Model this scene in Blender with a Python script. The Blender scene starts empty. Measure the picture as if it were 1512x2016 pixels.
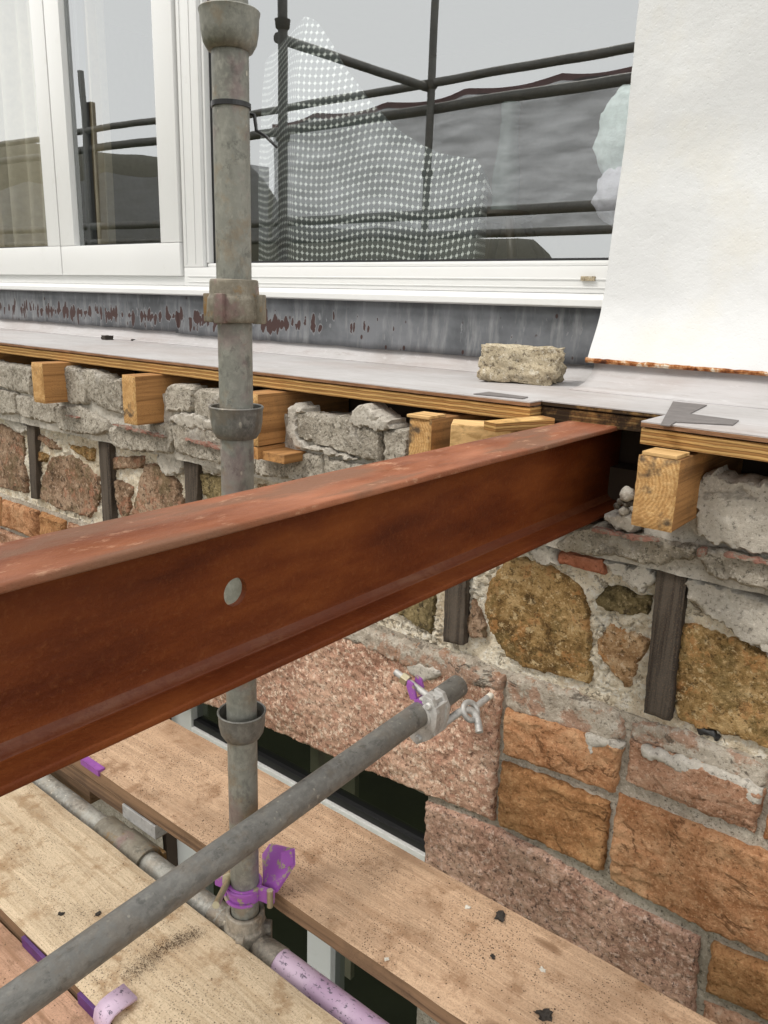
import bpy, bmesh, math, random
import numpy as np
from mathutils import Matrix, Vector, noise
from mathutils.geometry import delaunay_2d_cdt

SC = bpy.context.scene
COL = SC.collection
random.seed(7)

# ------------------------------------------------------------------ camera
H = 3.2                                    # eye height above the ground
PITCH, ROLL, YAW, F = math.radians(74.93), math.radians(1.80), math.radians(38.15), 1535.0
CAM = Matrix.Rotation(YAW, 3, 'Z') @ Matrix.Rotation(PITCH, 3, 'X') @ Matrix.Rotation(ROLL, 3, 'Z')
cd = bpy.data.cameras.new('camera'); cam = bpy.data.objects.new('camera', cd); COL.objects.link(cam)
cam.matrix_world = Matrix.Translation((0, 0, H)) @ CAM.to_4x4()
cd.sensor_fit = 'VERTICAL'; cd.sensor_height = 36; cd.sensor_width = 27; cd.lens = F / 2016 * 36
cd.clip_start = 0.02; cd.clip_end = 2000
SC.camera = cam

# ------------------------------------------------------------------ sky, sun, exposure
SUN_EL, SUN_AZ = math.radians(52), math.radians(212)      # azimuth clockwise from +Y
w = bpy.data.worlds.new('World'); SC.world = w; w.use_nodes = True
nt = w.node_tree; nt.nodes.clear()
sk = nt.nodes.new('ShaderNodeTexSky'); sk.sky_type = 'NISHITA'; sk.sun_disc = False
sk.sun_elevation = SUN_EL; sk.sun_rotation = SUN_AZ; sk.air_density = 1.0; sk.dust_density = 3.0; sk.ozone_density = 1.0
hs = nt.nodes.new('ShaderNodeHueSaturation'); hs.inputs['Saturation'].default_value = 0.18
bg = nt.nodes.new('ShaderNodeBackground'); bg.inputs['Strength'].default_value = 0.15
wo = nt.nodes.new('ShaderNodeOutputWorld')
cl_ = nt.nodes.new('ShaderNodeMix'); cl_.data_type = 'RGBA'; cl_.inputs['Factor'].default_value = .85    # an even layer of cloud over the clear sky
cl_.inputs['B'].default_value = (7.85, 7.8, 7.65, 1)
nt.links.new(sk.outputs[0], hs.inputs['Color']); nt.links.new(hs.outputs[0], cl_.inputs['A']); nt.links.new(cl_.outputs['Result'], bg.inputs[0]); nt.links.new(bg.outputs[0], wo.inputs[0])
sd = bpy.data.lights.new('sun', 'SUN'); sd.energy = 1.35; sd.angle = math.radians(14); sd.color = (1, .95, .87)
sun = bpy.data.objects.new('sun', sd); COL.objects.link(sun)
_d = Vector((math.sin(SUN_AZ) * math.cos(SUN_EL), math.cos(SUN_AZ) * math.cos(SUN_EL), math.sin(SUN_EL)))
sun.rotation_euler = _d.to_track_quat('Z', 'Y').to_euler(); sun.location = (0, -3, 9)
SC.view_settings.view_transform = 'Standard'; SC.view_settings.look = 'None'
SC.view_settings.exposure = 0.62; SC.view_settings.gamma = 1
SC.render.engine = 'CYCLES'
SC.cycles.use_denoising = True
SC.cycles.max_bounces = 8; SC.cycles.transparent_max_bounces = 16
SC.cycles.sample_clamp_indirect = 6

# ------------------------------------------------------------------ helpers
def PX(u, v, ax, val):
    """photo pixel -> world point on a plane; heights are given relative to the eye"""
    d = CAM @ Vector(((u - 756) / F, -(v - 1008) / F, -1))
    i = 'xyz'.index(ax)
    p = d * (val / d[i])
    return Vector((p.x, p.y, p.z + H))

def tag(o, label=None, cat=None, group=None, kind=None):
    if label: o['label'] = label
    if cat: o['category'] = cat
    if group: o['group'] = group
    if kind: o['kind'] = kind
    return o

def thing(name, label, cat, loc, group=None):
    o = bpy.data.objects.new(name, None); o.empty_display_size = .05
    COL.objects.link(o); o.location = loc
    return tag(o, label, cat, group)

def wloc(o):
    p = Vector(o.location); q = o.parent
    while q is not None: p = p + Vector(q.location); q = q.parent
    return p

class MB:
    def __init__(s): s.v = []; s.f = []; s.uv = None
    def add(s, vs, fs):
        n = len(s.v); s.v += [Vector(p) for p in vs]; s.f += [tuple(i + n for i in f) for f in fs]; return s
    def box(s, a, b, M=None):
        (x0, y0, z0), (x1, y1, z1) = a, b
        vs = [Vector(p) for p in ((x0,y0,z0),(x1,y0,z0),(x1,y1,z0),(x0,y1,z0),(x0,y0,z1),(x1,y0,z1),(x1,y1,z1),(x0,y1,z1))]
        if M: vs = [M @ p for p in vs]
        return s.add(vs, [(0,3,2,1),(4,5,6,7),(0,1,5,4),(1,2,6,5),(2,3,7,6),(3,0,4,7)])
    def tube(s, path, r, n=16, caps=True, closed=False):
        path = [Vector(p) for p in path]; rs = r if isinstance(r, (list, tuple)) else [r] * len(path)
        k = len(path); vs = []; up = None
        for i, p in enumerate(path):
            if closed: t = path[(i + 1) % k] - path[i - 1]
            else: t = path[min(i + 1, k - 1)] - path[max(i - 1, 0)]
            t.normalize()
            if up is None:
                up = Vector((0, 0, 1)) if abs(t.z) < .9 else Vector((1, 0, 0))
            a = (up - t * up.dot(t)).normalized(); up = a; b = t.cross(a)
            vs += [p + (a * math.cos(q) + b * math.sin(q)) * rs[i] for q in (2 * math.pi * j / n for j in range(n))]
        fs = []
        for i in range(k if closed else k - 1):
            i2 = (i + 1) % k
            fs += [(i*n+j, i*n+(j+1)%n, i2*n+(j+1)%n, i2*n+j) for j in range(n)]
        if caps and not closed: fs += [tuple(range(n))[::-1], tuple((k-1)*n + j for j in range(n))]
        return s.add(vs, fs)
    def lathe(s, prof, c, n=32):
        """prof: (radius, z) closed ring profile turned about a vertical axis at c"""
        k = len(prof)
        vs = [(c[0] + r*math.cos(2*math.pi*j/n), c[1] + r*math.sin(2*math.pi*j/n), c[2] + z) for r, z in prof for j in range(n)]
        fs = [(i*n+j, i*n+(j+1)%n, (i+1)%k*n+(j+1)%n, (i+1)%k*n+j) for i in range(k) for j in range(n)]
        return s.add(vs, fs)
    def prism(s, poly, fn, a, b):
        """closed 2-D outline poly swept from a to b; fn(p, t) -> point"""
        n = len(poly)
        vs = [fn(p, a) for p in poly] + [fn(p, b) for p in poly]
        return s.add(vs, [tuple(range(n))[::-1], tuple(range(n, 2*n))] + [(i, (i+1)%n, n+(i+1)%n, n+i) for i in range(n)])
    def build(s, name, mat, parent=None, smooth=None, bevel=0, seg=2):
        c = Vector((0, 0, 0))
        lo = Vector([min(p[i] for p in s.v) for i in range(3)]); hi = Vector([max(p[i] for p in s.v) for i in range(3)])
        c = (lo + hi) / 2
        if parent is None: c.z = lo.z
        me = bpy.data.meshes.new(name); me.from_pydata([p - c for p in s.v], [], s.f)
        if s.uv is not None:
            l = me.uv_layers.new(name='UVMap')
            for lp in me.loops: l.data[lp.index].uv = s.uv[lp.vertex_index]
        bm = bmesh.new(); bm.from_mesh(me); bmesh.ops.recalc_face_normals(bm, faces=bm.faces)
        if bevel:
            es = [e for e in bm.edges if len(e.link_faces) == 2 and e.calc_face_angle(0) > .5]
            bmesh.ops.bevel(bm, geom=es, offset=bevel, segments=seg, affect='EDGES', profile=.6)
        bm.to_mesh(me); bm.free()
        if smooth is True: me.polygons.foreach_set('use_smooth', [True] * len(me.polygons))
        elif smooth: me.polygons.foreach_set('use_smooth', [True] * len(me.polygons)); me.set_sharp_from_angle(angle=math.radians(smooth))
        me.materials.append(mat)
        o = bpy.data.objects.new(name, me); COL.objects.link(o)
        if parent is None: o.location = c
        else: o.parent = parent; o.location = c - wloc(parent)
        return o

def fbm(p, f, oct=4): return noise.fractal(Vector(p) * f, 1.0, 2.0, oct)
def smooth01(t): t = max(0, min(1, t)); return t*t*(3-2*t)

def outline(poly, res, jit, seed):
    out = []
    for i, p in enumerate(poly):
        q = poly[(i + 1) % len(poly)]; L = math.hypot(q[0]-p[0], q[1]-p[1]); n = max(1, int(L / res))
        nx, nz = -(q[1]-p[1]) / (L + 1e-9), (q[0]-p[0]) / (L + 1e-9)
        for k in range(n):
            t = k / n; x, z = p[0] + (q[0]-p[0])*t, p[1] + (q[1]-p[1])*t
            j = jit * (noise.fractal(Vector((x*45, seed, z*45)), .8, 2, 3)) * 1.6
            out.append((x + nx*j, z + nz*j))
    return out

def chaikin(poly, n=1):
    for _ in range(n):
        r = []
        for i, p in enumerate(poly):
            q = poly[(i+1) % len(poly)]
            r += [(p[0]*.8+q[0]*.2, p[1]*.8+q[1]*.2), (p[0]*.2+q[0]*.8, p[1]*.2+q[1]*.8)]
        poly = r
    return poly

def slab(poly, Y, name, mat, parent, depth=.07, edge=.014, drop=.012, relief=None, res=.007, jit=.003, seed=0., soft=1, grow=1.):
    """an uneven piece of stone, block or mortar: outline in (x, z), face towards -Y"""
    poly = chaikin(poly, soft) if soft else poly
    if grow != 1:
        cx, cz = sum(p[0] for p in poly) / len(poly), sum(p[1] for p in poly) / len(poly); poly = [(cx + (p[0]-cx)*grow, cz + (p[1]-cz)*grow) for p in poly]
    o2 = outline(poly, res, jit, seed)
    P = np.array(o2)
    lo, hi = P.min(0), P.max(0)
    gx = np.arange(lo[0], hi[0], res); gz = np.arange(lo[1], hi[1], res * .87)
    X, Z = np.meshgrid(gx, gz); X = X + (np.arange(len(gz)) % 2)[:, None] * res / 2
    G = np.stack([X.ravel(), Z.ravel()], 1)
    rng = np.random.default_rng(abs(int(seed * 10)) + 1); G = G + rng.uniform(-.18, .18, G.shape) * res
    ins = np.zeros(len(G), bool); j = len(P) - 1
    for i in range(len(P)):
        a, b = P[i], P[j]
        c = (a[1] > G[:, 1]) != (b[1] > G[:, 1])
        t = (b[0]-a[0]) * (G[:, 1]-a[1]) / (b[1]-a[1] + 1e-12) + a[0]
        ins ^= c & (G[:, 0] < t); j = i
    G = G[ins]
    if len(G):
        d = np.array([np.sqrt(((P - g) ** 2).sum(1).min()) for g in G]); G = G[d > res * .6]; d = d[d > res * .6]
    pts = [Vector(p) for p in o2] + [Vector(g) for g in G]
    n = len(o2)
    vo, eo, fo, vorig, _, _ = delaunay_2d_cdt(pts, [(i, (i+1) % n) for i in range(n)], [], 1, 1e-7)
    vs = []
    for p in vo:
        dd = math.sqrt(float(((P - np.array((p.x, p.y))) ** 2).sum(1).min()))
        e = 1 - min(1, dd / edge)
        y = Y + drop * (1 - math.sqrt(max(0, 1 - e*e)))
        if relief: y -= relief(p.x, p.y, seed, smooth01(dd / (edge * .7)))
        vs.append(Vector((p.x, y, p.y)))
    mb = MB(); mb.add(vs, fo)
    # skirt
    cnt = {}
    for f in fo:
        for a, b in zip(f, f[1:] + f[:1]):
            cnt[(a, b)] = 1
    rim = [(a, b) for (a, b) in cnt if (b, a) not in cnt]
    base = {}
    for a, b in rim:
        for q in (a, b):
            if q not in base: base[q] = len(mb.v); mb.v.append(Vector((vs[q].x, Y + depth, vs[q].z)))
    mb.f += [(b, a, base[a], base[b]) for a, b in rim]
    return mb.build(name, mat, parent, smooth=50)

def pz(px, Y): return [((q := PX(u, v, 'y', Y)).x, q.z) for u, v in px]

# ------------------------------------------------------------------ materials
class M:
    def __init__(s, name):
        s.m = bpy.data.materials.new(name); s.m.use_nodes = True; s.t = s.m.node_tree; s.t.nodes.clear()
        s.out = s.n('OutputMaterial'); s._pos = None
    def n(s, t, **k):
        x = s.t.nodes.new('ShaderNode' + t)
        for a, b in k.items(): setattr(x, a, b)
        return x
    def put(s, sock, v):
        if v is None: return
        if isinstance(v, bpy.types.NodeSocket): s.t.links.new(v, sock)
        elif isinstance(v, (tuple, list)) and sock.type == 'RGBA' and len(v) == 3: sock.default_value = (*v, 1)
        else: sock.default_value = v
    def pos(s, scale=None, off=None):
        if s._pos is None: s._pos = s.n('NewGeometry').outputs['Position']
        p = s._pos
        if off is not None: q = s.n('VectorMath', operation='ADD'); s.put(q.inputs[0], p); s.put(q.inputs[1], off); p = q.outputs[0]
        if scale is not None: q = s.n('VectorMath', operation='MULTIPLY'); s.put(q.inputs[0], p); s.put(q.inputs[1], scale); p = q.outputs[0]
        return p
    def noise(s, scale, detail=4, rough=.55, vec=None, dist=0):
        x = s.n('TexNoise'); s.put(x.inputs['Vector'], vec if vec is not None else s.pos()); s.put(x.inputs['Scale'], scale)
        s.put(x.inputs['Detail'], detail); s.put(x.inputs['Roughness'], rough); s.put(x.inputs['Distortion'], dist); return x.outputs['Fac']
    def vor(s, scale, vec=None, out='Distance', feature='F1', rnd=1.0):
        x = s.n('TexVoronoi', feature=feature); s.put(x.inputs['Vector'], vec if vec is not None else s.pos()); s.put(x.inputs['Scale'], scale); s.put(x.inputs['Randomness'], rnd); return x.outputs[out]
    def ramp(s, f, stops, interp='LINEAR'):
        x = s.n('ValToRGB'); s.put(x.inputs[0], f); e = x.color_ramp.elements; x.color_ramp.interpolation = interp
        while len(e) < len(stops): e.new(.5)
        for k, (p, c) in zip(e, stops): k.position = p; k.color = (*c, 1) if isinstance(c, (tuple, list)) else (c, c, c, 1)
        return x.outputs[0]
    def mix(s, a, b, f, mode='MIX'):
        x = s.n('Mix', data_type='RGBA', blend_type=mode); s.put(x.inputs['Factor'], f); s.put(x.inputs['A'], a); s.put(x.inputs['B'], b)
        return x.outputs['Result']
    def math(s, op, a, b=None, c=None):
        x = s.n('Math', operation=op); s.put(x.inputs[0], a)
        if b is not None: s.put(x.inputs[1], b)
        if c is not None: s.put(x.inputs[2], c)
        return x.outputs[0]
    def xyz(s, v=None):
        x = s.n('SeparateXYZ'); s.put(x.inputs[0], v if v is not None else s.pos()); return x.outputs
    def bump(s, h, strength=.5, dist=.01, nrm=None):
        x = s.n('Bump'); s.put(x.inputs['Height'], h); s.put(x.inputs['Strength'], strength); s.put(x.inputs['Distance'], dist); s.put(x.inputs['Normal'], nrm); return x.outputs[0]
    def rnd(s): return s.n('ObjectInfo').outputs['Random']
    def fin(s, col, rough=.8, metal=0, nrm=None, spec=None):
        b = s.n('BsdfPrincipled'); s.put(b.inputs['Base Color'], col); s.put(b.inputs['Roughness'], rough); s.put(b.inputs['Metallic'], metal); s.put(b.inputs['Normal'], nrm)
        if spec is not None: s.put(b.inputs['Specular IOR Level'], spec)
        s.t.links.new(b.outputs[0], s.out.inputs[0]); return s.m

def m_galv(name, base, dark, light, rust=.0, pink=0., speck=.5, axis='z'):
    k = M(name)
    big = k.noise(7, 6, .7); fine = k.noise(95, 7, .72); st = k.noise(1, 6, .7, k.pos({'z': (60, 60, 26), 'y': (60, 26, 60), 'x': (26, 60, 60)}[axis]))
    c = k.mix(k.ramp(big, [(.30, dark), (.60, base)]), light, k.ramp(fine, [(.47, 0), (.64, .55)]))
    c = k.mix(c, tuple(x * .55 for x in dark), k.ramp(st, [(.55, 0), (.64, .4)])); c = k.mix(c, tuple(min(1, x * 1.15) for x in light), k.ramp(st, [(.36, .3), (.44, 0)])); c = k.mix(c, tuple(x * .5 for x in dark), k.ramp(k.noise(30, 6, .75, k.pos(off=(6, 2, 2))), [(.57, 0), (.64, .55)]))
    if pink: c = k.mix(c, (.27, .10, .13), k.math('MULTIPLY', k.ramp(k.noise(13, 4, .6, k.pos(off=(3, 1, 2))), [(.55, 0), (.64, 1)]), pink))
    if rust: c = k.mix(c, (.25, .14, .045), k.math('MULTIPLY', k.ramp(k.noise(17, 5, .7, k.pos(off=(7, 5, 1))), [(.53, 0), (.62, 1)]), rust))
    sp = k.ramp(k.vor(70, k.pos((1, 1, .6))), [(.11, 1), (.17, 0)])
    sel = k.ramp(k.noise(12, 3, .6, k.pos(off=(1, 9, 4))), [(.52, 0), (.6, 1)])
    c = k.mix(c, (.62, .57, .47), k.math('MULTIPLY', k.math('MULTIPLY', sp, sel), speck))
    h = k.math('ADD', k.math('MULTIPLY', fine, .5), k.math('MULTIPLY', sp, .3))
    return k.fin(c, k.ramp(fine, [(.3, .42), (.7, .68)]), .35, k.bump(h, .25, .003))

MAT = {}
MAT['post'] = m_galv('galvanised_post', (.25, .248, .215), (.165, .163, .143), (.35, .345, .30), .28, .22, 1.)
MAT['tie'] = m_galv('galvanised_tie_tube', (.185, .18, .165), (.125, .122, .113), (.26, .252, .23), .1, 0, .3, 'y')
MAT['cup'] = m_galv('weathered_cup', (.16, .155, .14), (.09, .088, .08), (.28, .27, .24), .15, 0, .5)
MAT['topcup'] = m_galv('rusty_top_cup', (.22, .19, .14), (.13, .115, .09), (.31, .28, .22), .9, .35, .6)
MAT['dirtycup'] = m_galv('mortar_stained_cup', (.33, .29, .23), (.11, .10, .09), (.5, .44, .36), .3, 0, 1)
MAT['ledger'] = m_galv('galvanised_ledger', (.36, .345, .30), (.20, .19, .17), (.52, .50, .44), .2, 0, 1, 'x')
MAT['zinc'] = m_galv('bright_zinc', (.48, .47, .45), (.33, .32, .31), (.62, .61, .58), 0, 0, .2)

def m_rust(name, top, low=False):
    k = M(name)
    st = k.noise(1, 6, .6, k.pos((16, 5, 22))); fine = k.noise(150, 4, .7); big = k.noise(5, 4, .6)
    c = k.ramp(st, [(.30, (.075, .015, .0045)), (.5, (.13, .029, .0065)), (.70, (.20, .054, .012))])
    c = k.mix(c, (.115, .032, .014), k.ramp(big, [(.45, 0), (.7, .3)]))
    c = k.mix(c, (.27, .10, .035), k.ramp(fine, [(.54, 0), (.8, .3)]))
    if low: c = k.mix(c, (.25, .078, .020), k.ramp(k.noise(1, 6, .7, k.pos((40, 7, 40), (1, 6, 0))), [(.44, .0), (.60, .7)]))
    if top:
        c = k.mix(c, (.44, .185, .105), k.ramp(k.noise(1, 5, .6, k.pos((14, 4, 10), (2, 1, 0))), [(.35, .15), (.7, .8)]))
        c = k.mix(c, (.19, .10, .062), k.ramp(k.noise(1, 5, .6, k.pos((22, 4, 10), (9, 4, 0))), [(.49, 0), (.6, .8)]))
        c = k.mix(c, (.56, .33, .21), k.ramp(k.noise(1, 8, .75, k.pos((42, 16, 40), (5, 8, 0))), [(.57, 0), (.66, .55)]))
    else:
        c = k.mix(c, (.52, .30, .16), k.ramp(k.noise(1, 8, .75, k.pos((40, 30, 60), (5, 8, 3))), [(.68, 0), (.78, .5)]))
    h = k.math('ADD', fine, k.math('MULTIPLY', st, .8))
    return k.fin(c, k.ramp(st, [(.3, .5), (.7, .72)]), 0, k.bump(h, .4, .004), .16)
MAT['rust_low'] = m_rust('orange_rusted_steel', False, True)
MAT['rust'] = m_rust('rusted_steel', False)
def m_root_sheen():  # smoother rust tone, made for the highlight line in the beam root
    k = M('rust_with_root_sheen'); a = k.noise(1, 6, .65, k.pos((30, 4, 30))); b = k.noise(90, 5, .7)
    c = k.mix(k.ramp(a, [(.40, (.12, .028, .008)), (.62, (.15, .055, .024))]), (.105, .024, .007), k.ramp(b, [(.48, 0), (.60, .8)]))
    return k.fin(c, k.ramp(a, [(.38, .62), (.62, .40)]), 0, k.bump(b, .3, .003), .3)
MAT['root_sheen'] = m_root_sheen()
MAT['rust_top'] = m_rust('rusted_steel_with_scale', True)

def m_wood(name, light, dark, axis, speck=0., stain=(.2, .11, .05), grain=1., staina=.8):
    k = M(name)
    sc = {'x': (2.2, 70, 70), 'y': (70, 2.2, 70), 'z': (70, 70, 2.2)}[axis]
    off = k.n('VectorMath', operation='MULTIPLY_ADD'); k.put(off.inputs[0], k.rnd()); k.put(off.inputs[1], (7, 3, 5)); k.put(off.inputs[2], k.pos())
    q = k.n('VectorMath', operation='MULTIPLY'); k.put(q.inputs[0], off.outputs[0]); k.put(q.inputs[1], sc)
    g = k.noise(1, 6, .62, q.outputs[0], .6); g2 = k.noise(2.6, 4, .7, q.outputs[0])
    c = k.ramp(g, [(.38, dark), (.52, light), (.66, tuple(min(1, v*1.18) for v in light))])
    c = k.mix(c, dark, k.ramp(g2, [(.55, 0), (.72, .5 * grain)]))
    c = k.mix(c, stain, k.ramp(k.noise(5, 5, .65, off.outputs[0]), [(.52, 0), (.72, staina)]))
    if axis == 'x' and speck > .5:
        q3 = k.n('VectorMath', operation='MULTIPLY'); k.put(q3.inputs[0], off.outputs[0]); k.put(q3.inputs[1], (1.3, 16, 16))
        gb = k.noise(1, 5, .6, q3.outputs[0], 1.4); ln = k.math('FRACT', k.math('MULTIPLY', gb, 13))
        c = k.mix(c, tuple(x * .8 for x in dark), k.ramp(ln, [(.0, .75), (.2, 0), (.88, 0), (1, .75)]))
        c = k.mix(c, tuple(min(1, x * 1.15) for x in light), k.ramp(gb, [(.5, 0), (.62, .5)]))
        c = k.mix(c, stain, k.ramp(k.noise(14, 6, .7, k.pos(off=(2, 7, 1))), [(.53, 0), (.64, .75)]))
        c = k.mix(c, tuple(x * .55 for x in dark), k.ramp(k.noise(3.1, 7, .72, k.pos(off=(1, 3, 6))), [(.54, 0), (.66, .5)]))
        kn = k.vor(1, k.pos((2.3, 6.5, 1), (.37, .21, 0)))
        c = k.mix(c, (.17, .085, .04), k.ramp(kn, [(.05, .85), (.09, 0)]))
    h = k.math('ADD', g2, k.math('MULTIPLY', g, .6))
    if speck:
        s1 = k.ramp(k.vor(230), [(.22, 1), (.32, 0)]); sel = k.ramp(k.noise(8, 5, .7, k.pos(off=(4, 4, 4))), [(.44, .08), (.60, 1)])
        c = k.mix(c, (.045, .028, .016), k.math('MULTIPLY', k.math('MULTIPLY', s1, sel), speck))
        s2 = k.ramp(k.vor(85, k.pos(off=(1, 2, 3))), [(.085, 1), (.12, 0)])
        c = k.mix(c, (.03, .02, .014), k.math('MULTIPLY', s2, speck))
        c = k.mix(c, (.24, .15, .085), k.ramp(k.noise(380, 3, .7), [(.5, 0), (.64, .6 * speck)]))
    return k.fin(c, .82, 0, k.bump(h, .35, .002), .25)
MAT['board'] = m_wood('scaffold_board_wood', (.60, .475, .325), (.52, .39, .25), 'x', .7, (.33, .20, .10), .45, .6)
MAT['board_wall'] = m_wood('wall_side_board_wood', (.55, .375, .245), (.47, .305, .19), 'x', .8, (.27, .15, .08), .4, .6)
MAT['board_pink'] = m_wood('reddish_board_wood', (.50, .30, .20), (.34, .19, .115), 'x', .8, (.26, .15, .09), .8, .5)
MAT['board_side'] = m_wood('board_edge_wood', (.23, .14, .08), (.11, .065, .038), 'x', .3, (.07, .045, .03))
MAT['joist_side'] = m_wood('joist_wood', (.42, .215, .078), (.24, .115, .04), 'y', .4, (.14, .085, .045), 1, .8)
MAT['offcut'] = m_wood('offcut_wood', (.62, .40, .18), (.40, .24, .09), 'x', 0, (.3, .17, .07), 1, .4)
MAT['batten'] = m_wood('old_dark_batten_wood', (.075, .062, .05), (.03, .024, .02), 'z', .4, (.12, .10, .08), 1, .6)

def m_endgrain():
    k = M('joist_end_grain')
    tc = k.n('TexCoord').outputs['Object']
    q = k.n('VectorMath', operation='ADD'); k.put(q.inputs[0], tc); k.put(q.inputs[1], (.05, 0, -.01))
    wv = k.n('TexWave', wave_type='RINGS', rings_direction='Y'); k.put(wv.inputs['Vector'], q.outputs[0]); k.put(wv.inputs['Scale'], 55); k.put(wv.inputs['Distortion'], 3); k.put(wv.inputs['Detail'], 2); k.put(wv.inputs['Detail Scale'], 3)
    f = k.noise(130, 5, .75)
    c = k.ramp(wv.outputs['Fac'], [(.1, (.41, .225, .085)), (.9, (.56, .335, .135))])
    c = k.mix(c, (.66, .44, .21), k.ramp(f, [(.46, 0), (.66, .7)]))
    c = k.mix(c, (.36, .19, .07), k.ramp(k.noise(26, 6, .7), [(.48, 0), (.6, .7)]))
    c = k.mix(c, (.035, .035, .035), k.ramp(k.noise(20, 4, .55, k.pos(off=(5, 1, 7.3))), [(.58, 0), (.66, .8)]))
    return k.fin(c, .85, 0, k.bump(f, .7, .004), .2)
MAT['joist_end'] = m_endgrain()

def m_ply(name, dark=0.):
    k = M(name); p = k.xyz()
    wob = k.math('MULTIPLY', k.noise(18, 3, .6), .004)
    z = k.math('ADD', p[2], wob)
    t = k.math('FRACT', k.math('DIVIDE', k.math('SUBTRACT', z, H - .5), .0092))
    g = k.noise(1, 5, .7, k.pos((14, 14, 500)))
    c = k.ramp(t, [(0, (.17, .075, .022)), (.10, (.56, .33, .115)), (.42, (.66, .42, .165)), (.52, (.26, .125, .04)), (.60, (.34, .17, .055)), (.88, (.40, .215, .075)), (.98, (.15, .065, .02))])
    c = k.mix(c, (.12, .055, .02), k.ramp(g, [(.52, 0), (.75, .75)]))
    c = k.mix(c, (.72, .48, .21), k.ramp(k.noise(1, 4, .7, k.pos((6, 6, 300), (3, 3, 3))), [(.55, 0), (.75, .5)]))
    if dark: c = k.mix(c, (.022, .014, .010), k.math('MULTIPLY', k.ramp(k.noise(9, 5, .7), [(.35, 0), (.55, 1)]), dark))
    return k.fin(c, .8, 0, k.bump(k.math('ADD', t, g), .6, .003), .2)
MAT['ply'] = m_ply('plywood_edge'); MAT['ply_dark'] = m_ply('stained_plywood_edge', .95)

def m_facing():
    k = M('facing_board_edge'); g = k.noise(1, 5, .7, k.pos((20, 20, 300)))
    c = k.ramp(g, [(.3, (.13, .06, .03)), (.6, (.30, .16, .085)), (.8, (.42, .26, .16))])
    return k.fin(c, .85, 0, k.bump(g, .5, .003), .2)
MAT['facing'] = m_facing()

def m_membrane():
    k = M('grey_roof_membrane'); p = k.xyz()
    d = k.noise(1, 6, .7, k.pos((4, 60, 60))); s = k.noise(6, 5, .65)
    c = k.ramp(s, [(.3, (.39, .375, .37)), (.7, (.47, .455, .455))])
    fr = k.ramp(k.math('ADD', p[1], k.math('MULTIPLY', s, .2)), [(.0, 0), (1., 0)])
    c = k.mix(c, (.29, .245, .23), k.ramp(d, [(.5, 0), (.75, .55)]))
    c = k.mix(c, (.30, .225, .19), k.ramp(k.noise(2.3, 4, .6, k.pos(off=(3, 3, 1))), [(.5, 0), (.75, .5)]))
    dirt = k.ramp(k.vor(130), [(.05, 1), (.1, 0)])
    c = k.mix(c, (.12, .09, .07), k.math('MULTIPLY', dirt, .5)); c = k.mix(c, (.56, .55, .55), k.ramp(k.noise(1, 7, .75, k.pos((26, 60, 60), (4, 1, 1))), [(.56, 0), (.66, .45)])); c = k.mix(c, (.22, .18, .16), k.ramp(k.noise(1, 7, .75, k.pos((9, 34, 34), (8, 1, 1))), [(.58, 0), (.70, .5)]))
    return k.fin(c, .62, 0, k.bump(k.noise(240, 3, .6), .12, .002), .35)
MAT['membrane'] = m_membrane()

def m_lead():
    k = M('weathered_lead'); p = k.xyz()
    s = k.noise(7, 5, .6); v = k.noise(1, 5, .65, k.pos((30, 30, 5)))
    c = k.ramp(s, [(.38, (.085, .09, .098)), (.62, (.165, .172, .185))])
    c = k.mix(c, (.27, .275, .28), k.ramp(v, [(.5, 0), (.66, .7)]))
    # streaks and pits: dense runs to the left, single pits to the right
    zc = k.math('SUBTRACT', p[2], H - .078)
    band = k.math('SUBTRACT', 1, k.math('ABSOLUTE', k.math('DIVIDE', zc, .052)))
    left = k.ramp(k.math('MULTIPLY', k.math('ADD', p[0], 3.4), .333), [(.0, .22), (.1, .30), (.2, .24), (.33, .33), (.42, .29), (.52, .30), (.6, .13), (.7, .03), (1, 0)])
    wq = k.n('VectorMath', operation='MULTIPLY_ADD'); k.put(wq.inputs[0], k.n('TexNoise').outputs['Color']); wn = wq.inputs[0].links[0].from_node
    k.put(wn.inputs['Vector'], k.pos()); k.put(wn.inputs['Scale'], 14); k.put(wn.inputs['Detail'], 3)
    k.put(wq.inputs[1], (1.6, 0, 1.2)); k.put(wq.inputs[2], k.pos((50, 50, 14)))
    run = k.vor(1, wq.outputs[0])
    thr = k.math('MULTIPLY', k.math('MAXIMUM', band, 0), k.math('MULTIPLY', left, 2.35))
    sp = k.math('GREATER_THAN', k.math('ADD', thr, k.math('MULTIPLY', k.math('SUBTRACT', k.noise(16, 4, .65), .5), .9)), run)
    halo = k.math('GREATER_THAN', k.math('ADD', k.math('ADD', thr, .10), k.math('MULTIPLY', k.math('SUBTRACT', k.noise(16, 4, .65), .5), .9)), run)
    pit = k.ramp(k.vor(1, k.pos((30, 30, 20), (.3, 0, .7))), [(.13, 1), (.17, 0)])
    pit = k.math('MULTIPLY', pit, k.ramp(k.noise(9, 2, .5, k.pos(off=(2, 2, 8))), [(.47, 0), (.52, 1)]))
    c = k.mix(c, (.185, .19, .20), k.math('MULTIPLY', halo, k.math('GREATER_THAN', band, .01)))
    m = k.math('MAXIMUM', k.math('MULTIPLY', sp, k.math('GREATER_THAN', band, .02)), k.math('MULTIPLY', pit, k.math('GREATER_THAN', band, -.5)))
    c = k.mix(c, (.055, .027, .024), m)
    return k.fin(c, .5, .25, k.bump(k.math('ADD', s, k.math('MULTIPLY', m, -.4)), .25, .003))
MAT['lead'] = m_lead()

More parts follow.
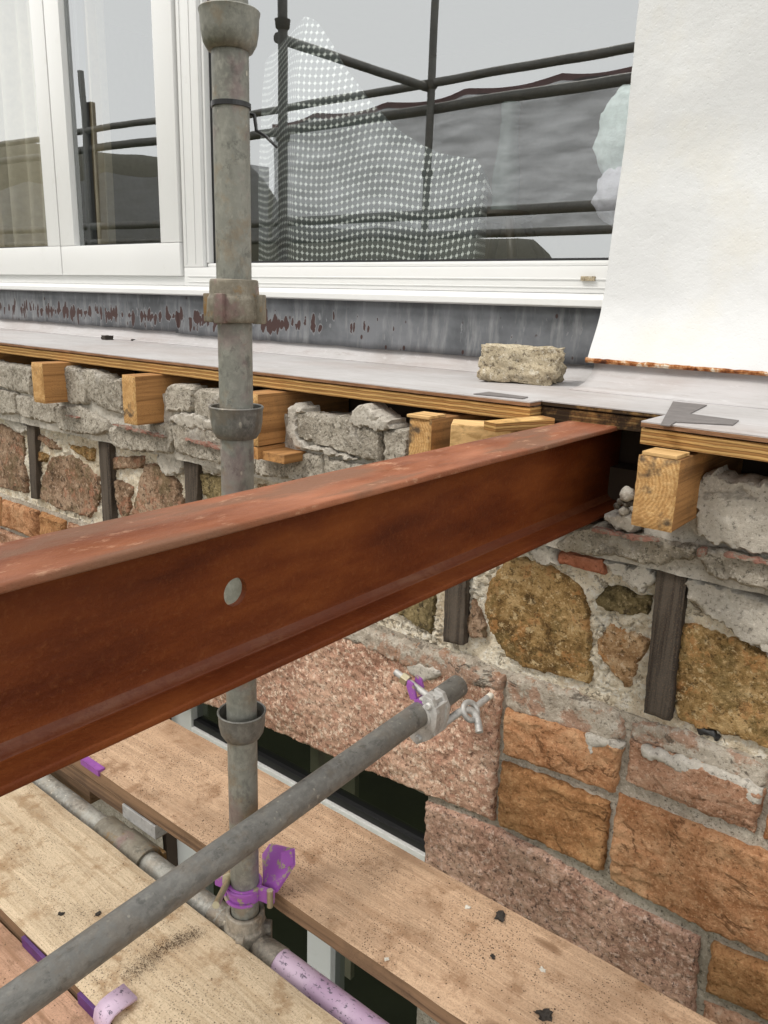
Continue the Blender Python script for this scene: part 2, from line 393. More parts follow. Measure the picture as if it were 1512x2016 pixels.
def m_plain(name, col, rough=.5, var=.08, scale=30, metal=0, bump=.05, spec=None):
    k = M(name); f = k.noise(scale, 5, .6)
    a = tuple(v*(1-var) for v in col); b = tuple(min(1, v*(1+var)) for v in col)
    return k.fin(k.ramp(f, [(.3, a), (.7, b)]), rough, metal, k.bump(k.noise(scale*5, 3), bump, .002), spec)
def m_upvc():
    k = M('white_upvc'); d = k.ramp(k.noise(14, 6, .75), [(.6, 0), (.8, .35)])
    st = k.ramp(k.noise(1, 5, .7, k.pos((10, 10, 80), (2, 0, 4))), [(.6, 0), (.8, .3)])
    c = k.mix(k.mix((.70, .70, .69), (.52, .50, .46), d), (.66, .64, .58), st)
    return k.fin(c, .32, 0, None, .45)
MAT['upvc'] = m_upvc()
MAT['gasket'] = m_plain('black_gasket', (.012, .012, .013), .5)
MAT['gapline'] = m_plain('dirty_seam', (.22, .20, .16), .8)
MAT['bead_bar'] = m_plain('grey_spacer_bar', (.22, .23, .25), .35, .1, 20, .6)

def m_render():
    k = M('white_render'); a = k.noise(3.2, 4, .6); b = k.noise(58, 6, .72); c2 = k.ramp(k.vor(95), [(.0, 0), (.25, 1)])
    c = k.mix(k.ramp(a, [(.38, (.60, .605, .605)), (.62, (.665, .67, .67))]), (.64, .61, .53), k.ramp(k.noise(5, 6, .65, k.pos(off=(3, 1, 6))), [(.52, 0), (.7, .4)]))
    return k.fin(c, .9, 0, k.bump(k.math('ADD', b, k.math('MULTIPLY', c2, .25)), .32, .005), .2)
MAT['render'] = m_render()
def m_bead():
    k = M('rusted_render_bead'); a = k.noise(40, 6, .7); b = k.noise(9, 4, .6)
    c = k.ramp(a, [(.38, (.06, .022, .012)), (.47, (.26, .085, .024)), (.55, (.46, .23, .10)), (.62, (.66, .58, .46))])
    return k.fin(c, .85, 0, k.bump(a, .8, .004), .2)
MAT['bead'] = m_bead()

def m_stone(name, cols, speck, scale=1., patch=None, bumpd=.004, crack=.6):
    """cols: dark, mid, light; speck: list of (colour, noise scale, threshold, amount)"""
    k = M(name)
    off = k.n('VectorMath', operation='MULTIPLY_ADD'); k.put(off.inputs[0], k.rnd()); k.put(off.inputs[1], (9, 4, 6)); k.put(off.inputs[2], k.pos()); v = off.outputs[0]
    big = k.noise(8 * scale, 6, .65, v); mid = k.noise(40 * scale, 7, .75, v); fine = k.noise(130, 5, .75, v)
    c = k.ramp(k.math('ADD', k.math('MULTIPLY', big, .5), k.math('MULTIPLY', mid, .5)), [(.41, cols[0]), (.5, cols[1]), (.58, cols[2])])
    for col, sc, th, amt in speck:
        c = k.mix(c, col, k.math('MULTIPLY', k.ramp(k.noise(sc, 4, .75, v), [(th, 0), (th + .05, 1)]), amt))
    if patch:
        for col, sc, th, amt in patch:
            c = k.mix(c, col, k.ramp(k.noise(sc, 6, .7, v), [(th, 0), (th + .06, amt)]))
    c = k.mix(c, tuple(x * .35 for x in cols[0]), k.ramp(fine, [(.36, .75), (.44, 0)]))
    c = k.mix(c, tuple(min(1, x * 1.35 + .03) for x in cols[2]), k.ramp(fine, [(.56, 0), (.66, .6)]))
    vein = k.math('ADD', k.math('ABSOLUTE', k.math('SUBTRACT', k.noise(6 * scale, 6, .62, v, .6), .5)), k.ramp(k.noise(17, 3, .6, v), [(.46, .05), (.56, 0)]))
    c = k.mix(c, tuple(x * .4 for x in cols[0]), k.ramp(vein, [(.0, crack), (.018, 0)]))
    h = k.math('ADD', k.math('MULTIPLY', mid, 1.1), k.math('MULTIPLY', fine, .5)); h = k.math('ADD', h, k.math('MULTIPLY', k.ramp(vein, [(0, 0), (.02, 1)]),   .35 * crack))
    return k.fin(c, .92, 0, k.bump(h, 1., bumpd * 1.9), .12)
MAT['granite'] = m_stone('pink_granite', ((.34, .185, .125), (.50, .295, .205), (.60, .385, .275)),
    [((.80, .62, .48), 78, .535, .95), ((.15, .085, .06), 92, .565, .9), ((.52, .25, .17), 40, .56, .5)], .9, None, .004, .2)
MAT['granite_dark'] = m_stone('dusky_pink_granite', ((.36, .205, .145), (.51, .315, .23), (.60, .395, .295)),
    [((.68, .50, .41), 78, .55, .9), ((.12, .075, .06), 92, .56, .9)], .9, None, .004, .3)
MAT['sandstone'] = m_stone('orange_sandstone', ((.33, .145, .064), (.475, .24, .12), (.57, .33, .18)),
    [((.60, .37, .21), 120, .57, .6), ((.15, .07, .035), 110, .60, .6)], .7, None, .0055, .8)
MAT['sandstone_ochre'] = m_stone('ochre_sandstone', ((.26, .12, .048), (.395, .195, .084), (.49, .27, .125)),
    [((.55, .34, .17), 120, .57, .6), ((.13, .06, .03), 110, .60, .6)], .7, None, .0055, .8)
MAT['sandstone_grey'] = m_stone('mortar_smeared_sandstone', ((.32, .165, .095), (.46, .26, .165), (.55, .36, .25)),
    [((.60, .43, .31), 110, .56, .6), ((.14, .08, .05), 100, .6, .6)], .7, [((.45, .40, .33), 14, .58, .8)], .0055, .7)
MAT['rubble'] = m_stone('brown_rubble_stone', ((.14, .08, .03), (.32, .20, .08), (.48, .33, .16)),
    [((.58, .44, .25), 62, .57, .85), ((.06, .036, .016), 48, .575, .7), ((.42, .19, .065), 22, .55, .55), ((.17, .125, .05), 9, .55, .5)], 1.1, None, .005, .5)
MAT['rubble_pale'] = m_stone('buff_rubble_stone', ((.22, .115, .05), (.45, .28, .145), (.60, .43, .265)),
    [((.70, .54, .37), 62, .56, .85), ((.10, .06, .03), 50, .58, .8), ((.46, .21, .07), 20, .55, .6)], 1.1, None, .005, .5)
MAT['rubble_olive'] = m_stone('olive_rubble_stone', ((.075, .058, .028), (.19, .145, .07), (.30, .235, .12)),
    [((.38, .30, .17), 62, .57, .8), ((.04, .03, .02), 48, .56, .8)], 1.1, None, .005, .5)
MAT['rubble_red'] = m_stone('reddish_rubble_stone', ((.12, .075, .045), (.28, .18, .115), (.41, .29, .20)),
    [((.54, .41, .30), 62, .57, .8), ((.06, .04, .028), 48, .56, .8), ((.40, .18, .11), 14, .55, .6), ((.17, .13, .07), 9, .54, .6)], 1.1, None, .005, .5)
MAT['brick'] = m_stone('red_brick', ((.32, .115, .06), (.42, .16, .09), (.48, .20, .12)), [((.55, .4, .3), 200, .66, .5), ((.2, .1, .07), 60, .62, .6)], 1)
MAT['redmark'] = m_stone('faded_red_chalk', ((.24, .15, .115), (.31, .16, .12), (.36, .19, .15)), [((.30, .27, .22), 90, .5, .9)], 1)
MAT['block'] = m_stone('concrete_block', ((.27, .24, .195), (.40, .36, .30), (.50, .455, .385)),
    [((.13, .115, .09), 105, .555, .85), ((.58, .54, .47), 95, .57, .7)], .8, [((.48, .45, .41), 7, .58, .5)], .0045, .5)
MAT['block_red'] = m_stone('concrete_block_with_red_line', ((.25, .22, .175), (.37, .33, .265), (.46, .41, .34)),
    [((.13, .115, .09), 105, .555, .85), ((.58, .54, .47), 95, .57, .7)], .8, [((.48, .45, .41), 7, .58, .5)], .0045, .5)
MAT['cement'] = m_stone('grey_cement_mortar', ((.36, .33, .285), (.46, .425, .37), (.52, .485, .43)),
    [((.22, .20, .17), 90, .63, .5)], .6, [((.33, .30, .26), 8, .60, .4)], .0022, .6)
MAT['joint'] = m_stone('pointing_mortar', ((.31, .27, .215), (.42, .37, .30), (.50, .45, .375)),
    [((.09, .075, .06), 100, .585, .85), ((.60, .55, .48), 110, .6, .7)], .8, None, .004, .2)
MAT['lime'] = m_stone('pale_lime_mortar', ((.66, .54, .38), (.84, .74, .57), (.90, .83, .69)),
    [((.38, .28, .17), 42, .62, .6), ((.93, .88, .78), 60, .55, .7)], .9, [((.52, .46, .38), 6, .64, .4)], .008, .9)
MAT['smear'] = m_stone('mortar_smear', ((.38, .32, .255), (.50, .44, .36), (.60, .545, .465)),
    [((.22, .17, .13), 60, .60, .7)], .8, [((.42, .25, .17), 13, .50, .85), ((.40, .20, .10), 20, .60, .7)], .006, .9)
MAT['rubble_lump'] = m_stone('dark_mortar_rubble', ((.07, .06, .05), (.17, .15, .125), (.26, .235, .20)), [], 1.5)
MAT['chunk'] = m_stone('concrete_offcut', ((.33, .265, .175), (.49, .41, .285), (.59, .51, .37)),
    [((.14, .11, .08), 95, .56, .85), ((.75, .69, .57), 80, .57, .7)], .8, None, .005, .3)
MAT['purple'] = m_plain('purple_paint', (.25, .07, .30), .35, .25, 40, 0, .1)
MAT['purple_dark'] = m_plain('dark_purple_paint', (.075, .018, .12), .5, .2, 40)
MAT['lilac'] = None
def m_lilac():
    k = M('chipped_lilac_paint')
    chip = k.ramp(k.noise(1, 6, .75, k.pos((90, 130, 130))), [(.575, 0), (.61, 1)])
    c = k.mix(k.ramp(k.noise(12, 4), [(.4, (.44, .30, .42)), (.6, (.56, .42, .53))]), (.13, .10, .14), chip)
    return k.fin(c, k.ramp(chip, [(0, .4), (1, .7)]), 0, k.bump(chip, -.3, .002))
MAT['lilac'] = m_lilac()
def m_chip():
    k = M('worn_purple_coupler')
    chip = k.ramp(k.noise(60, 6, .72), [(.545, 0), (.59, 1)])
    c = k.mix((.29, .085, .36), (.36, .31, .22), chip)
    return k.fin(c, k.ramp(chip, [(0, .3), (1, .5)]), k.math('MULTIPLY', chip, .4), k.bump(chip, -.3, .002))
MAT['purple_worn'] = m_chip()
MAT['tape'] = m_plain('grey_tape', (.145, .13, .125), .7, .2, 40)
MAT['tie_black'] = m_plain('black_nylon', (.015, .015, .016), .35)
MAT['brass'] = m_plain('zinc_plated_bolt', (.42, .37, .25), .35, .15, 60, .7)
MAT['char'] = m_plain('dark_crumb', (.035, .028, .022), .9, .3, 60)
MAT['crumb'] = m_plain('brown_dirt', (.075, .045, .025), .95, .4, 200)
MAT['white_crumb'] = m_plain('pale_crumb', (.62, .58, .50), .9, .2, 60)
MAT['pitch'] = m_plain('black_bitumen', (.012, .012, .012), .45, .3, 60, 0, .3)
MAT['void'] = m_plain('dark_void_fill', (.05, .032, .02), .9)  # near-black fill, its colour stands in for shade in gaps and voids

def m_glass(name, ior, tint, wave):
    k = M(name)
    nrm = k.bump(k.noise(1, 2, .4, k.pos((2.2, 2.2, 1.3))), wave, .02)
    ge = k.n('NewGeometry'); dt = k.n('VectorMath', operation='DOT_PRODUCT'); k.put(dt.inputs[0], nrm); k.put(dt.inputs[1], ge.outputs['Incoming'])
    om = k.math('SUBTRACT', 1, k.math('MINIMUM', k.math('ABSOLUTE', dt.outputs['Value']), 1)); f0 = ior
    fr = k.math('ADD', k.math('MULTIPLY', k.math('POWER', om, 5), 1 - f0), f0)          # Schlick, the same from both sides
    tr = k.n('BsdfTransparent'); k.put(tr.inputs[0], tint); gl = k.n('BsdfGlossy'); k.put(gl.inputs['Roughness'], 0.0); k.put(gl.inputs['Color'], (.96, .99, 1)); k.put(gl.inputs['Normal'], nrm)
    mx = k.n('MixShader'); k.put(mx.inputs[0], fr); k.put(mx.inputs[1], tr.outputs[0]); k.put(mx.inputs[2], gl.outputs[0])
    k.t.links.new(mx.outputs[0], k.out.inputs[0]); return k.m
MAT['glass'] = m_glass('coated_double_glazing', .33, (.90, .92, .90), .045)
MAT['glass_low'] = m_glass('dark_double_glazing', .06, (.5, .52, .5), .25)

def m_dots():
    k = M('dotted_fabric'); uv = k.n('TexCoord').outputs['UV']; s = k.xyz(uv)
    def cell(p, q, r):
        a = k.math('SUBTRACT', k.math('FRACT', k.math('DIVIDE', s[0], p)), .5); b = k.math('SUBTRACT', k.math('FRACT', k.math('DIVIDE', s[1], q)), .5)
        a = k.math('MULTIPLY', a, p); b = k.math('MULTIPLY', b, q)
        return k.math('LESS_THAN', k.math('ADD', k.math('MULTIPLY', a, a), k.math('MULTIPLY', b, b)), r * r)
    d = k.math('MAXIMUM', cell(.0215, .0225, .0052), k.math('MULTIPLY', k.math('MAXIMUM', cell(.0072, .0225, .0017), cell(.0215, .0075, .0017)), .5))
    c = k.mix((.06, .075, .08), (.85, .88, .87), d)
    return k.fin(c, .9)
MAT['dots'] = m_dots()
MAT['room_wall'] = m_plain('room_wall_paint', (.22, .20, .165), .9); MAT['room_floor'] = m_plain('room_carpet', (.08, .06, .04), .95)
MAT['curtain'] = m_plain('beige_curtain_cloth', (.50, .44, .34), .95, .1)
MAT['plush'] = m_plain('pale_blue_plush', (.72, .82, .84), .95, .15, 40, 0, .8); MAT['plush2'] = m_plain('lavender_plush', (.68, .66, .76), .95, .15, 40, 0, .8)
MAT['lampbase'] = m_plain('grey_green_glazed_lamp', (.22, .27, .26), .25, .08); MAT['darkfurn'] = m_plain('dark_stained_wood', (.05, .035, .022), .4)
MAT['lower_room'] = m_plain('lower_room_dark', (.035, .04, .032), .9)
MAT['pebble'] = m_plain('white_stippled_plastic', (.80, .80, .78), .5, .06, 40, 0, 1.)

def m_net():
    k = M('debris_netting'); p = k.xyz()
    g = k.noise(1, 4, .6, k.pos((3, 3, 14)))
    d = k.n('BsdfDiffuse'); k.put(d.inputs[0], (.15, .15, .153)); t = k.n('BsdfTransparent')
    tl = k.n('BsdfTranslucent'); k.put(tl.inputs[0], (.13, .13, .133)); ad = k.n('AddShader'); k.put(ad.inputs[0], d.outputs[0]); k.put(ad.inputs[1], tl.outputs[0])
    mx = k.n('MixShader'); k.put(mx.inputs[0], k.ramp(g, [(.35, .6), (.65, .85)])); k.put(mx.inputs[1], t.outputs[0]); k.put(mx.inputs[2], ad.outputs[0])
    k.t.links.new(mx.outputs[0], k.out.inputs[0]); return k.m
MAT['net'] = m_net(); MAT['net_hem'] = m_plain('faded_red_hem', (.30, .19, .19), .9)
MAT['grass'] = m_plain('rough_grass', (.055, .065, .025), .95, .3, 2); MAT['scrub'] = m_plain('dark_scrub_leaves', (.05, .047, .028), .95, .4, 3)
MAT['house_white'] = m_plain('far_house_render', (.62, .62, .60), .9); MAT['slate'] = m_plain('far_slate_roof', (.10, .10, .11), .8); MAT['pane'] = m_plain('far_dark_pane', (.03, .035, .04), .15)

# ------------------------------------------------------------------ the setting: ground, hill
mb = MB(); n = 60; R = 400
for j in range(n + 1):
    for i in range(n + 1):
        x, y = (i / n - .5) * 2 * R, (j / n - .5) * 2 * R
        mb.v.append(Vector((x, y, 0)))
mb.f = [(j*(n+1)+i, j*(n+1)+i+1, (j+1)*(n+1)+i+1, (j+1)*(n+1)+i) for j in range(n) for i in range(n)]
tag(mb.build('ground', MAT['grass']), 'rough grass ground below the scaffold', kind='structure')
def hill_h(a):                              # height of the crest by bearing
    el = 5.0 + 3.4 * smooth01((224 - a) / 4) - 4.9 * smooth01((a - 240) / 5)
    return 3.2 + 90 * math.tan(math.radians(el)) * (1 + .12 * fbm((a * .05, 0, 5), 1.5, 4)) + .25 * noise.noise(Vector((a * 1.7, 3, 1)))
mb = MB(); na, nr = 160, 12
for i in range(na + 1):
    ad = 120 + 180 * i / na; a = math.radians(ad)
    for j in range(nr + 1):
        t = j / nr; r = 60 + 60 * t
        mb.v.append(Vector((r * math.cos(a), r * math.sin(a), max(0, (1 - (2*t - 1) ** 2) * hill_h(ad)) - .3)))
mb.f = [(i*(nr+1)+j, (i+1)*(nr+1)+j, (i+1)*(nr+1)+j+1, i*(nr+1)+j+1) for i in range(na) for j in range(nr)]
tag(mb.build('hill', MAT['scrub'], smooth=True), 'low dark hill behind the scaffold', kind='structure')

# ------------------------------------------------------------------ the masonry wall
YC, YR, YB = 1.33, 1.345, 1.300            # faces of cladding, rubble and blockwork
wall = thing('masonry_wall', 'exposed stone and concrete block wall under the plywood deck', 'wall', (-1.2, 1.4, 0))

def rel_clad(amp, f):
    def g(x, z, s, k): return k * amp * (.9 * fbm((x, s * 3.1, z), f, 5) + .35 * abs(noise.noise(Vector((x * f * 2.2, s, z * f * 2.2)))))
    return g
def rel_rock(x, z, s, k):
    w = fbm((x * .7, s * 1.7, z), 8, 3) * 2.6 + .5; fl = math.floor(w); fr = w - fl; led = fl + smooth01(fr * 9 - 4)
    return k * (.0042 * led + .003 * fbm((x, s, z), 5, 2) + .0026 * fbm((x, s, z), 38, 3) + .0012 * noise.noise(Vector((x * 120, s, z * 120))) + .002)
def rel_granite(x, z, s, k):
    return k * (.006 * fbm((x, s, z), 9, 3) + -.001 + .0036 * noise.turbulence(Vector((x * 52, s, z * 52)), 3, False) + .0016 * noise.noise(Vector((x * 110, s, z * 110))))
def rel_rub(x, z, s, k):
    return k * (.003 + .004 * fbm((x, s, z), 6, 4) + .0035 * (math.floor(fbm((x, s * 2, z), 9, 2) * 3) / 3) + .0016 * fbm((x, s, z), 60, 3))
def rel_blk(x, z, s, k): return k * (.005 * fbm((x, s, z), 12, 4) + .0022 * fbm((x, s, z), 90, 2) - .003 * max(0, noise.noise(Vector((x * 60, s, z * 60))) - .35))
def rel_cem(x, z, s, k): return k * (.004 * fbm((x, s, z), 9, 3) + .0012 * fbm((x, s, z), 60, 3))

def rel_daub(x, z, s, k): return .004 * fbm((x, s, z), 8, 3) * k + k * (.0018 * fbm((x, s, z), 26, 4) - .003 * (1 - smooth01(abs(fbm((x, s * 3, z), 9, 3)) * 14)) + .001)
# mortar beds ---------------------------------------------------------------
def bed(name, mat, x0, x1, z0, z1, Y, res, fn, top=None, skip=None, back=.12):
    nx, nz = int((x1 - x0) / res), int((z1 - z0) / res); mb = MB()
    for j in range(nz + 1):
        for i in range(nx + 1):
            x = x0 + (x1 - x0) * i / nx; zt = (top(x) if top else z1); z = z0 + (zt - z0) * j / nz
            mb.v.append(Vector((x, Y - fn(x, z), z + H)))
    W = nx + 1
    for j in range(nz):
        for i in range(nx):
            xc = x0 + (x1 - x0) * (i + .5) / nx
            if skip and skip(xc, (mb.v[j*W+i].z + mb.v[(j+1)*W+i].z) / 2 - H): continue
            mb.f.append((j*W+i, j*W+i+1, (j+1)*W+i+1, (j+1)*W+i))
    e = len(mb.v)                                            # a ledge on top, running back
    for i in range(W): q = mb.v[nz*W+i]; mb.v.append(Vector((q.x, q.y + back, q.z - .004)))
    mb.f += [(nz*W+i, nz*W+i+1, e+i+1, e+i) for i in range(nx) if not (skip and skip(x0 + (x1-x0)*(i+.5)/nx, mb.v[nz*W+i].z - H))]
    return mb.build(name, mat, wall, smooth=60)
def lime_n(x, z):
    a = noise.turbulence(Vector((x * 14, 3, z * 14)), 4, True); b = noise.noise(Vector((x * 7, 8, z * 7)))
    wx, wz = x + .010 * noise.noise(Vector((x * 30, 1, z * 30))), z + .010 * noise.noise(Vector((x * 30, 5, z * 30)))
    c = noise.voronoi(Vector((wx * 42, 2, wz * 55)))[0]; d = noise.voronoi(Vector((wx * 95, 6, wz * 110)))[0]
    crack = smooth01((c[1] - c[0]) * 7); pit = smooth01((d[1] - d[0]) * 6)
    return .006 * b + .010 * (a - .5) + .009 * (crack - 1) * smooth01(.2 + 2 * b) + .0025 * (pit - 1) + .003
def lime_c(x, z): return max(-.022, min(.010, lime_n(x, z)))
bed('lime_mortar', MAT['lime'], -3.9, .35, -.775, -.395, YR + .0085, .0044, lime_c)
def joint_n(x, z): return .002 * fbm((x, 2, z), 20, 3) + .0012 * noise.noise(Vector((x * 150, 4, z * 150)))
bed('pointing_mortar', MAT['joint'], -3.9, .5, -1.9, -.742, YC + .016, .011, joint_n, skip=lambda x, z: -1.98 < x < -.893 and z < -1.13, back=.05)
def cem_n(x, z): return .008 * fbm((x, 7, z), 6, 4) + .005 * noise.turbulence(Vector((x * 22, 3, z * 22)), 3, False) + .0015 * noise.noise(Vector((x * 100, 4, z * 100)))
def cem_c(x, z): return max(-.012, min(.009, cem_n(x, z) - .003))
def cem_top(x): return -.262 + .022 * noise.noise(Vector((x * 7, 1, 2))) + .012 * noise.noise(Vector((x * 22, 3, 2)))
bed('cement_bed', MAT['cement'], -3.9, .4, -.44, -.25, YB + .013, .0055, cem_c, cem_top, skip=lambda x, z: -.68 < x < -.455 and z > -.385)
mb = MB(); mb.box((-3.9, 1.46, H - 1.16), (.5, 1.52, H - .30)); mb.box((-.893, 1.36, H - 2.4), (.5, 1.6, H - 1.15)); mb.box((-3.9, 1.36, H - 2.4), (-1.97, 1.6, H - 1.15)); mb.build('core', MAT['void'], wall)
mb = MB(); mb.box((-3.9, 1.31, 0), (.5, 1.66, H - 2.4)); mb.build('lower_masonry', MAT['joint'], wall)

# cladding ------------------------------------------------------------------
clad = [
 ('granite', [(250,1085),(400,1140),(678,1254),(800,1302),(984,1356),(969,1619),(833,1564),(740,1528),(640,1487),(500,1424),(385,1381),(250,1325)], rel_granite, .0045),
 ('granite_dark', [(833,1582),(967,1633),(1072,1686),(1204,1771),(1374,1854),(1368,1930),(1362,2130),(1250,2075),(833,1860)], rel_granite, .005),
 ('sandstone', [(992,1398),(1090,1425),(1225,1470),(1207,1566),(1100,1526),(988,1482)], rel_rock, .0048),
 ('sandstone_ochre', [(984,1503),(1062,1529),(1196,1586),(1193,1650),(1184,1719),(1090,1674),(978,1626)], rel_rock, .0048),
 ('sandstone_grey', [(1237,1460),(1370,1500),(1506,1560),(1483,1645),(1350,1590),(1228,1540)], rel_rock, .0048),
 ('sandstone', [(1214,1567),(1350,1622),(1512,1687),(1660,1745),(1660,1960),(1512,1887),(1385,1830),(1300,1785),(1197,1735),(1202,1650)], rel_rock, .0048),
 ('sandstone', [(1520,1555),(1660,1610),(1660,1722),(1500,1652)], rel_rock, .007),
 ('sandstone_ochre', [(1401,1862),(1512,1908),(1660,1972),(1660,2090),(1512,2012),(1386,1958)], rel_rock, .007),
 ('sandstone_grey', [(1382,1978),(1512,2034),(1660,2105),(1660,2200),(1500,2160),(1374,2100)], rel_rock, .008),
]
for i, (m, poly, rf, res) in enumerate(clad):
    slab(pz(poly, YC), YC, 'stone', MAT[m], wall, .05, .009, .009, rf, res, .0026, i + 1., 0)
# chipped top course under the rubble, smeared with old mortar
tops = [[(993,1326),(1110,1358),(1232,1413),(1226,1472),(1090,1427),(992,1400)], [(1238,1414),(1370,1455),(1516,1512),(1508,1562),(1370,1502),(1237,1462)]]
def rel_top(x, z, s, k): return k * (.006 * fbm((x, s, z), 16, 4) + .003 * noise.turbulence(Vector((x * 30, s, z * 30)), 3, True)) 
for i, p in enumerate(tops): slab(pz(p, YC + .006), YC + .006, 'mortar_smear', MAT['smear'], wall, .06, .012, .010, rel_top, .0055, .004, 20. + i, 1)
slab(pz([(430,1120),(700,1235),(860,1282),(990,1328),(987,1362),(930,1348),(880,1342),(820,1322),(700,1270),(560,1205),(430,1150)], YC - .002), YC - .002, 'mortar_smear', MAT['smear'], wall, .06, .010, .010, rel_top, .0055, .005, 23., 1)
for i, p in enumerate([[(800,1300),(862,1312),(868,1332),(838,1345),(812,1338),(796,1318)], [(1150,1446),(1226,1468),(1224,1482),(1168,1470),(1166,1488),(1152,1478),(1148,1462)],
                       [(1262,1470),(1400,1512),(1504,1556),(1490,1588),(1442,1570),(1400,1552),(1350,1532),(1300,1508),(1256,1492)]]):
    slab(pz(p, YC - .006), YC - .006, 'mortar_smear', MAT['cement'], wall, .02, .010, .006, rel_cem, .005, .004, 26. + i, 1)
# random ashlar to the left, mostly behind the beam
rows = [(-.755, -.865), (-.882, -1.02), (-1.037, -1.13)]
for r, (zt, zb) in enumerate(rows):
    x = -3.85 + .11 * r
    while x < -2.08:
        wd = random.uniform(.17, .34)
        if x + wd > -2.18: wd = -2.08 - x
        if wd > .05:
            p = [(x, zb + H), (x + wd - .016, zb + H + random.uniform(-.004, .004)), (x + wd - .016, zt + H), (x, zt + H + random.uniform(-.004, .004))]
            slab(p, YC, 'stone', MAT[random.choice(['sandstone', 'sandstone_ochre', 'sandstone_grey', 'sandstone'])], wall, .05, .010, .010, rel_rock, .008, .002, 40 + r * 10 + x, 0)
        x += wd
for zt, zb, cells in [(-1.16, -1.36, ((-3.15, -2.7), (-2.68, -2.3), (-2.28, -1.98))), (-1.376, -1.56, ((-3.15, -2.85), (-2.83, -2.4), (-2.38, -1.98))), (-1.40, -1.62, ((-.88, -.5), (-.48, -.1), (-.08, .3)))]:
    for a, b in cells:
        slab([(a, zb + H), (b, zb + H), (b, zt + H), (a, zt + H)], YC, 'stone', MAT['granite_dark'], wall, .05, .016, .013, rel_rock, .016, .002, a * 7, 1)

# rubble ----------------------------------------------------------------------
rub = [
 ('rubble', [(997,1108),(1032,1104),(1073,1117),(1113,1140),(1141,1166),(1153,1196),(1159,1252),(1156,1287),(1164,1328),(1152,1340),(1103,1329),(1032,1311),(1002,1290),(967,1236),(957,1196),(967,1146)]),
 ('rubble_olive', [(1172,1181),(1195,1154),(1233,1158),(1258,1176),(1281,1176),(1271,1210),(1240,1211),(1205,1206),(1177,1195)]),
 ('rubble_pale', [(1201,1231),(1233,1246),(1263,1254),(1279,1266),(1266,1290),(1247,1320),(1240,1346),(1227,1352),(1203,1322),(1176,1287),(1179,1262)]),
 ('rubble', [(1345,1238),(1362,1234),(1400,1246),(1440,1257),(1481,1279),(1512,1295),(1600,1340),(1600,1500),(1512,1467),(1454,1450),(1372,1431),(1332,1412),(1330,1350),(1338,1282)]),
 ('rubble_olive', [(760,1150),(850,1135),(854,1209),(847,1249),(804,1220),(770,1200)]),
 ('rubble_red', [(931,1179),(943,1205),(953,1232),(951,1256),(930,1256),(917,1246),(920,1214)]),
 ('rubble_red', [(-60,825),(0,838),(42,860),(50,968),(0,957),(-60,940)]),
 ('rubble_red', [(77,855),(106,870),(117,884),(98,884),(74,864)]),
 ('rubble', [(74,886),(93,897),(87,910),(71,907)]),
 ('rubble', [(132,876),(185,884),(182,908),(169,905),(150,892)]),
 ('rubble_red', [(103,902),(138,899),(164,917),(190,938),(196,966),(186,1005),(172,1017),(114,998),(82,982),(87,939)]),
 ('rubble_red', [(217,900),(280,899),(278,921),(222,925)]),
 ('rubble_red', [(225,945),(259,960),(251,1024),(238,1021),(228,984)]),
 ('rubble_red', [(283,918),(307,917),(352,955),(358,997),(340,1040),(262,1040),(254,1022),(265,990)]),
 ('rubble_olive', [(393,931),(420,937),(452,940),(455,1000),(417,995),(401,972)]),
 ('rubble_pale', [(505,955),(560,960),(600,985),(560,1020),(505,1010)]),
 ('rubble', [(480,1030),(600,1040),(640,1120),(560,1150),(470,1100)]),
 ('rubble_red', [(660,1010),(760,1030),(780,1130),(690,1150),(650,1080)]),
]
for i, (m, poly) in enumerate(rub):
    slab(pz(poly, YR), YR, 'stone', MAT[m], wall, .05, .0045, .007, rel_rub, .005, .0035, 60. + i, 0, 1.05)
slab(pz([(1100,1089),(1184,1103),(1189,1133),(1094,1109)], YR - .012), YR - .012, 'brick', MAT['brick'], wall, .07, .004, .004, rel_blk, .006, .0015, 80., 0)

# concrete blocks and cement daubs ---------------------------------------------
blk = [
 ('block_red', [(1096,1075),(1131,1043),(1170,1036),(1247,1056),(1297,1064),(1367,1077),(1356,1103),(1321,1105),(1290,1117),(1226,1103),(1177,1094),(1103,1085)]),
 ('block', [(1371,1079),(1420,1086),(1512,1103),(1600,1122),(1600,1195),(1512,1163),(1455,1152),(1395,1135),(1388,1121),(1372,1100)]),
 ('block', [(-70,702),(0,717),(58,725),(57,777),(26,770),(0,762),(-70,742)]),
 ('block', [(111,730),(127,721),(148,730),(169,759),(167,794),(135,795),(119,778)]),
 ('block', [(159,728),(185,733),(217,751),(239,743),(240,815),(206,807),(172,786)]),
 ('block', [(29,777),(106,796),(114,833),(93,833),(37,818)]),
 ('block', [(-60,755),(27,774),(29,815),(0,815),(-60,800)]),
 ('block', [(108,803),(148,799),(206,828),(212,849),(185,857),(116,847)]),
 ('block', [(212,844),(246,836),(333,833),(339,865),(331,892),(265,889),(225,881)]),
 ('block', [(336,836),(369,836),(438,853),(500,872),(500,930),(439,914),(396,905),(345,891)]),
 ('block', [(505,874),(558,890),(630,895),(632,942),(590,946),(505,935)]),
 ('block', [(322,773),(333,757),(379,762),(376,805),(365,812),(329,810)]),
 ('block', [(381,774),(396,767),(440,773),(500,790),(500,850),(436,836),(382,819)]),
 ('block', [(585,815),(685,826),(746,852),(746,911),(717,905),(627,876),(587,863)]),
 ('block', [(751,847),(802,847),(801,910),(756,913)]),
 ('block', [(637,902),(745,925),(850,945),(850,985),(745,970),(637,945)]),
 ('block', [(860,945),(960,965),(1080,990),(1080,1030),(960,1010),(860,985)]),
]
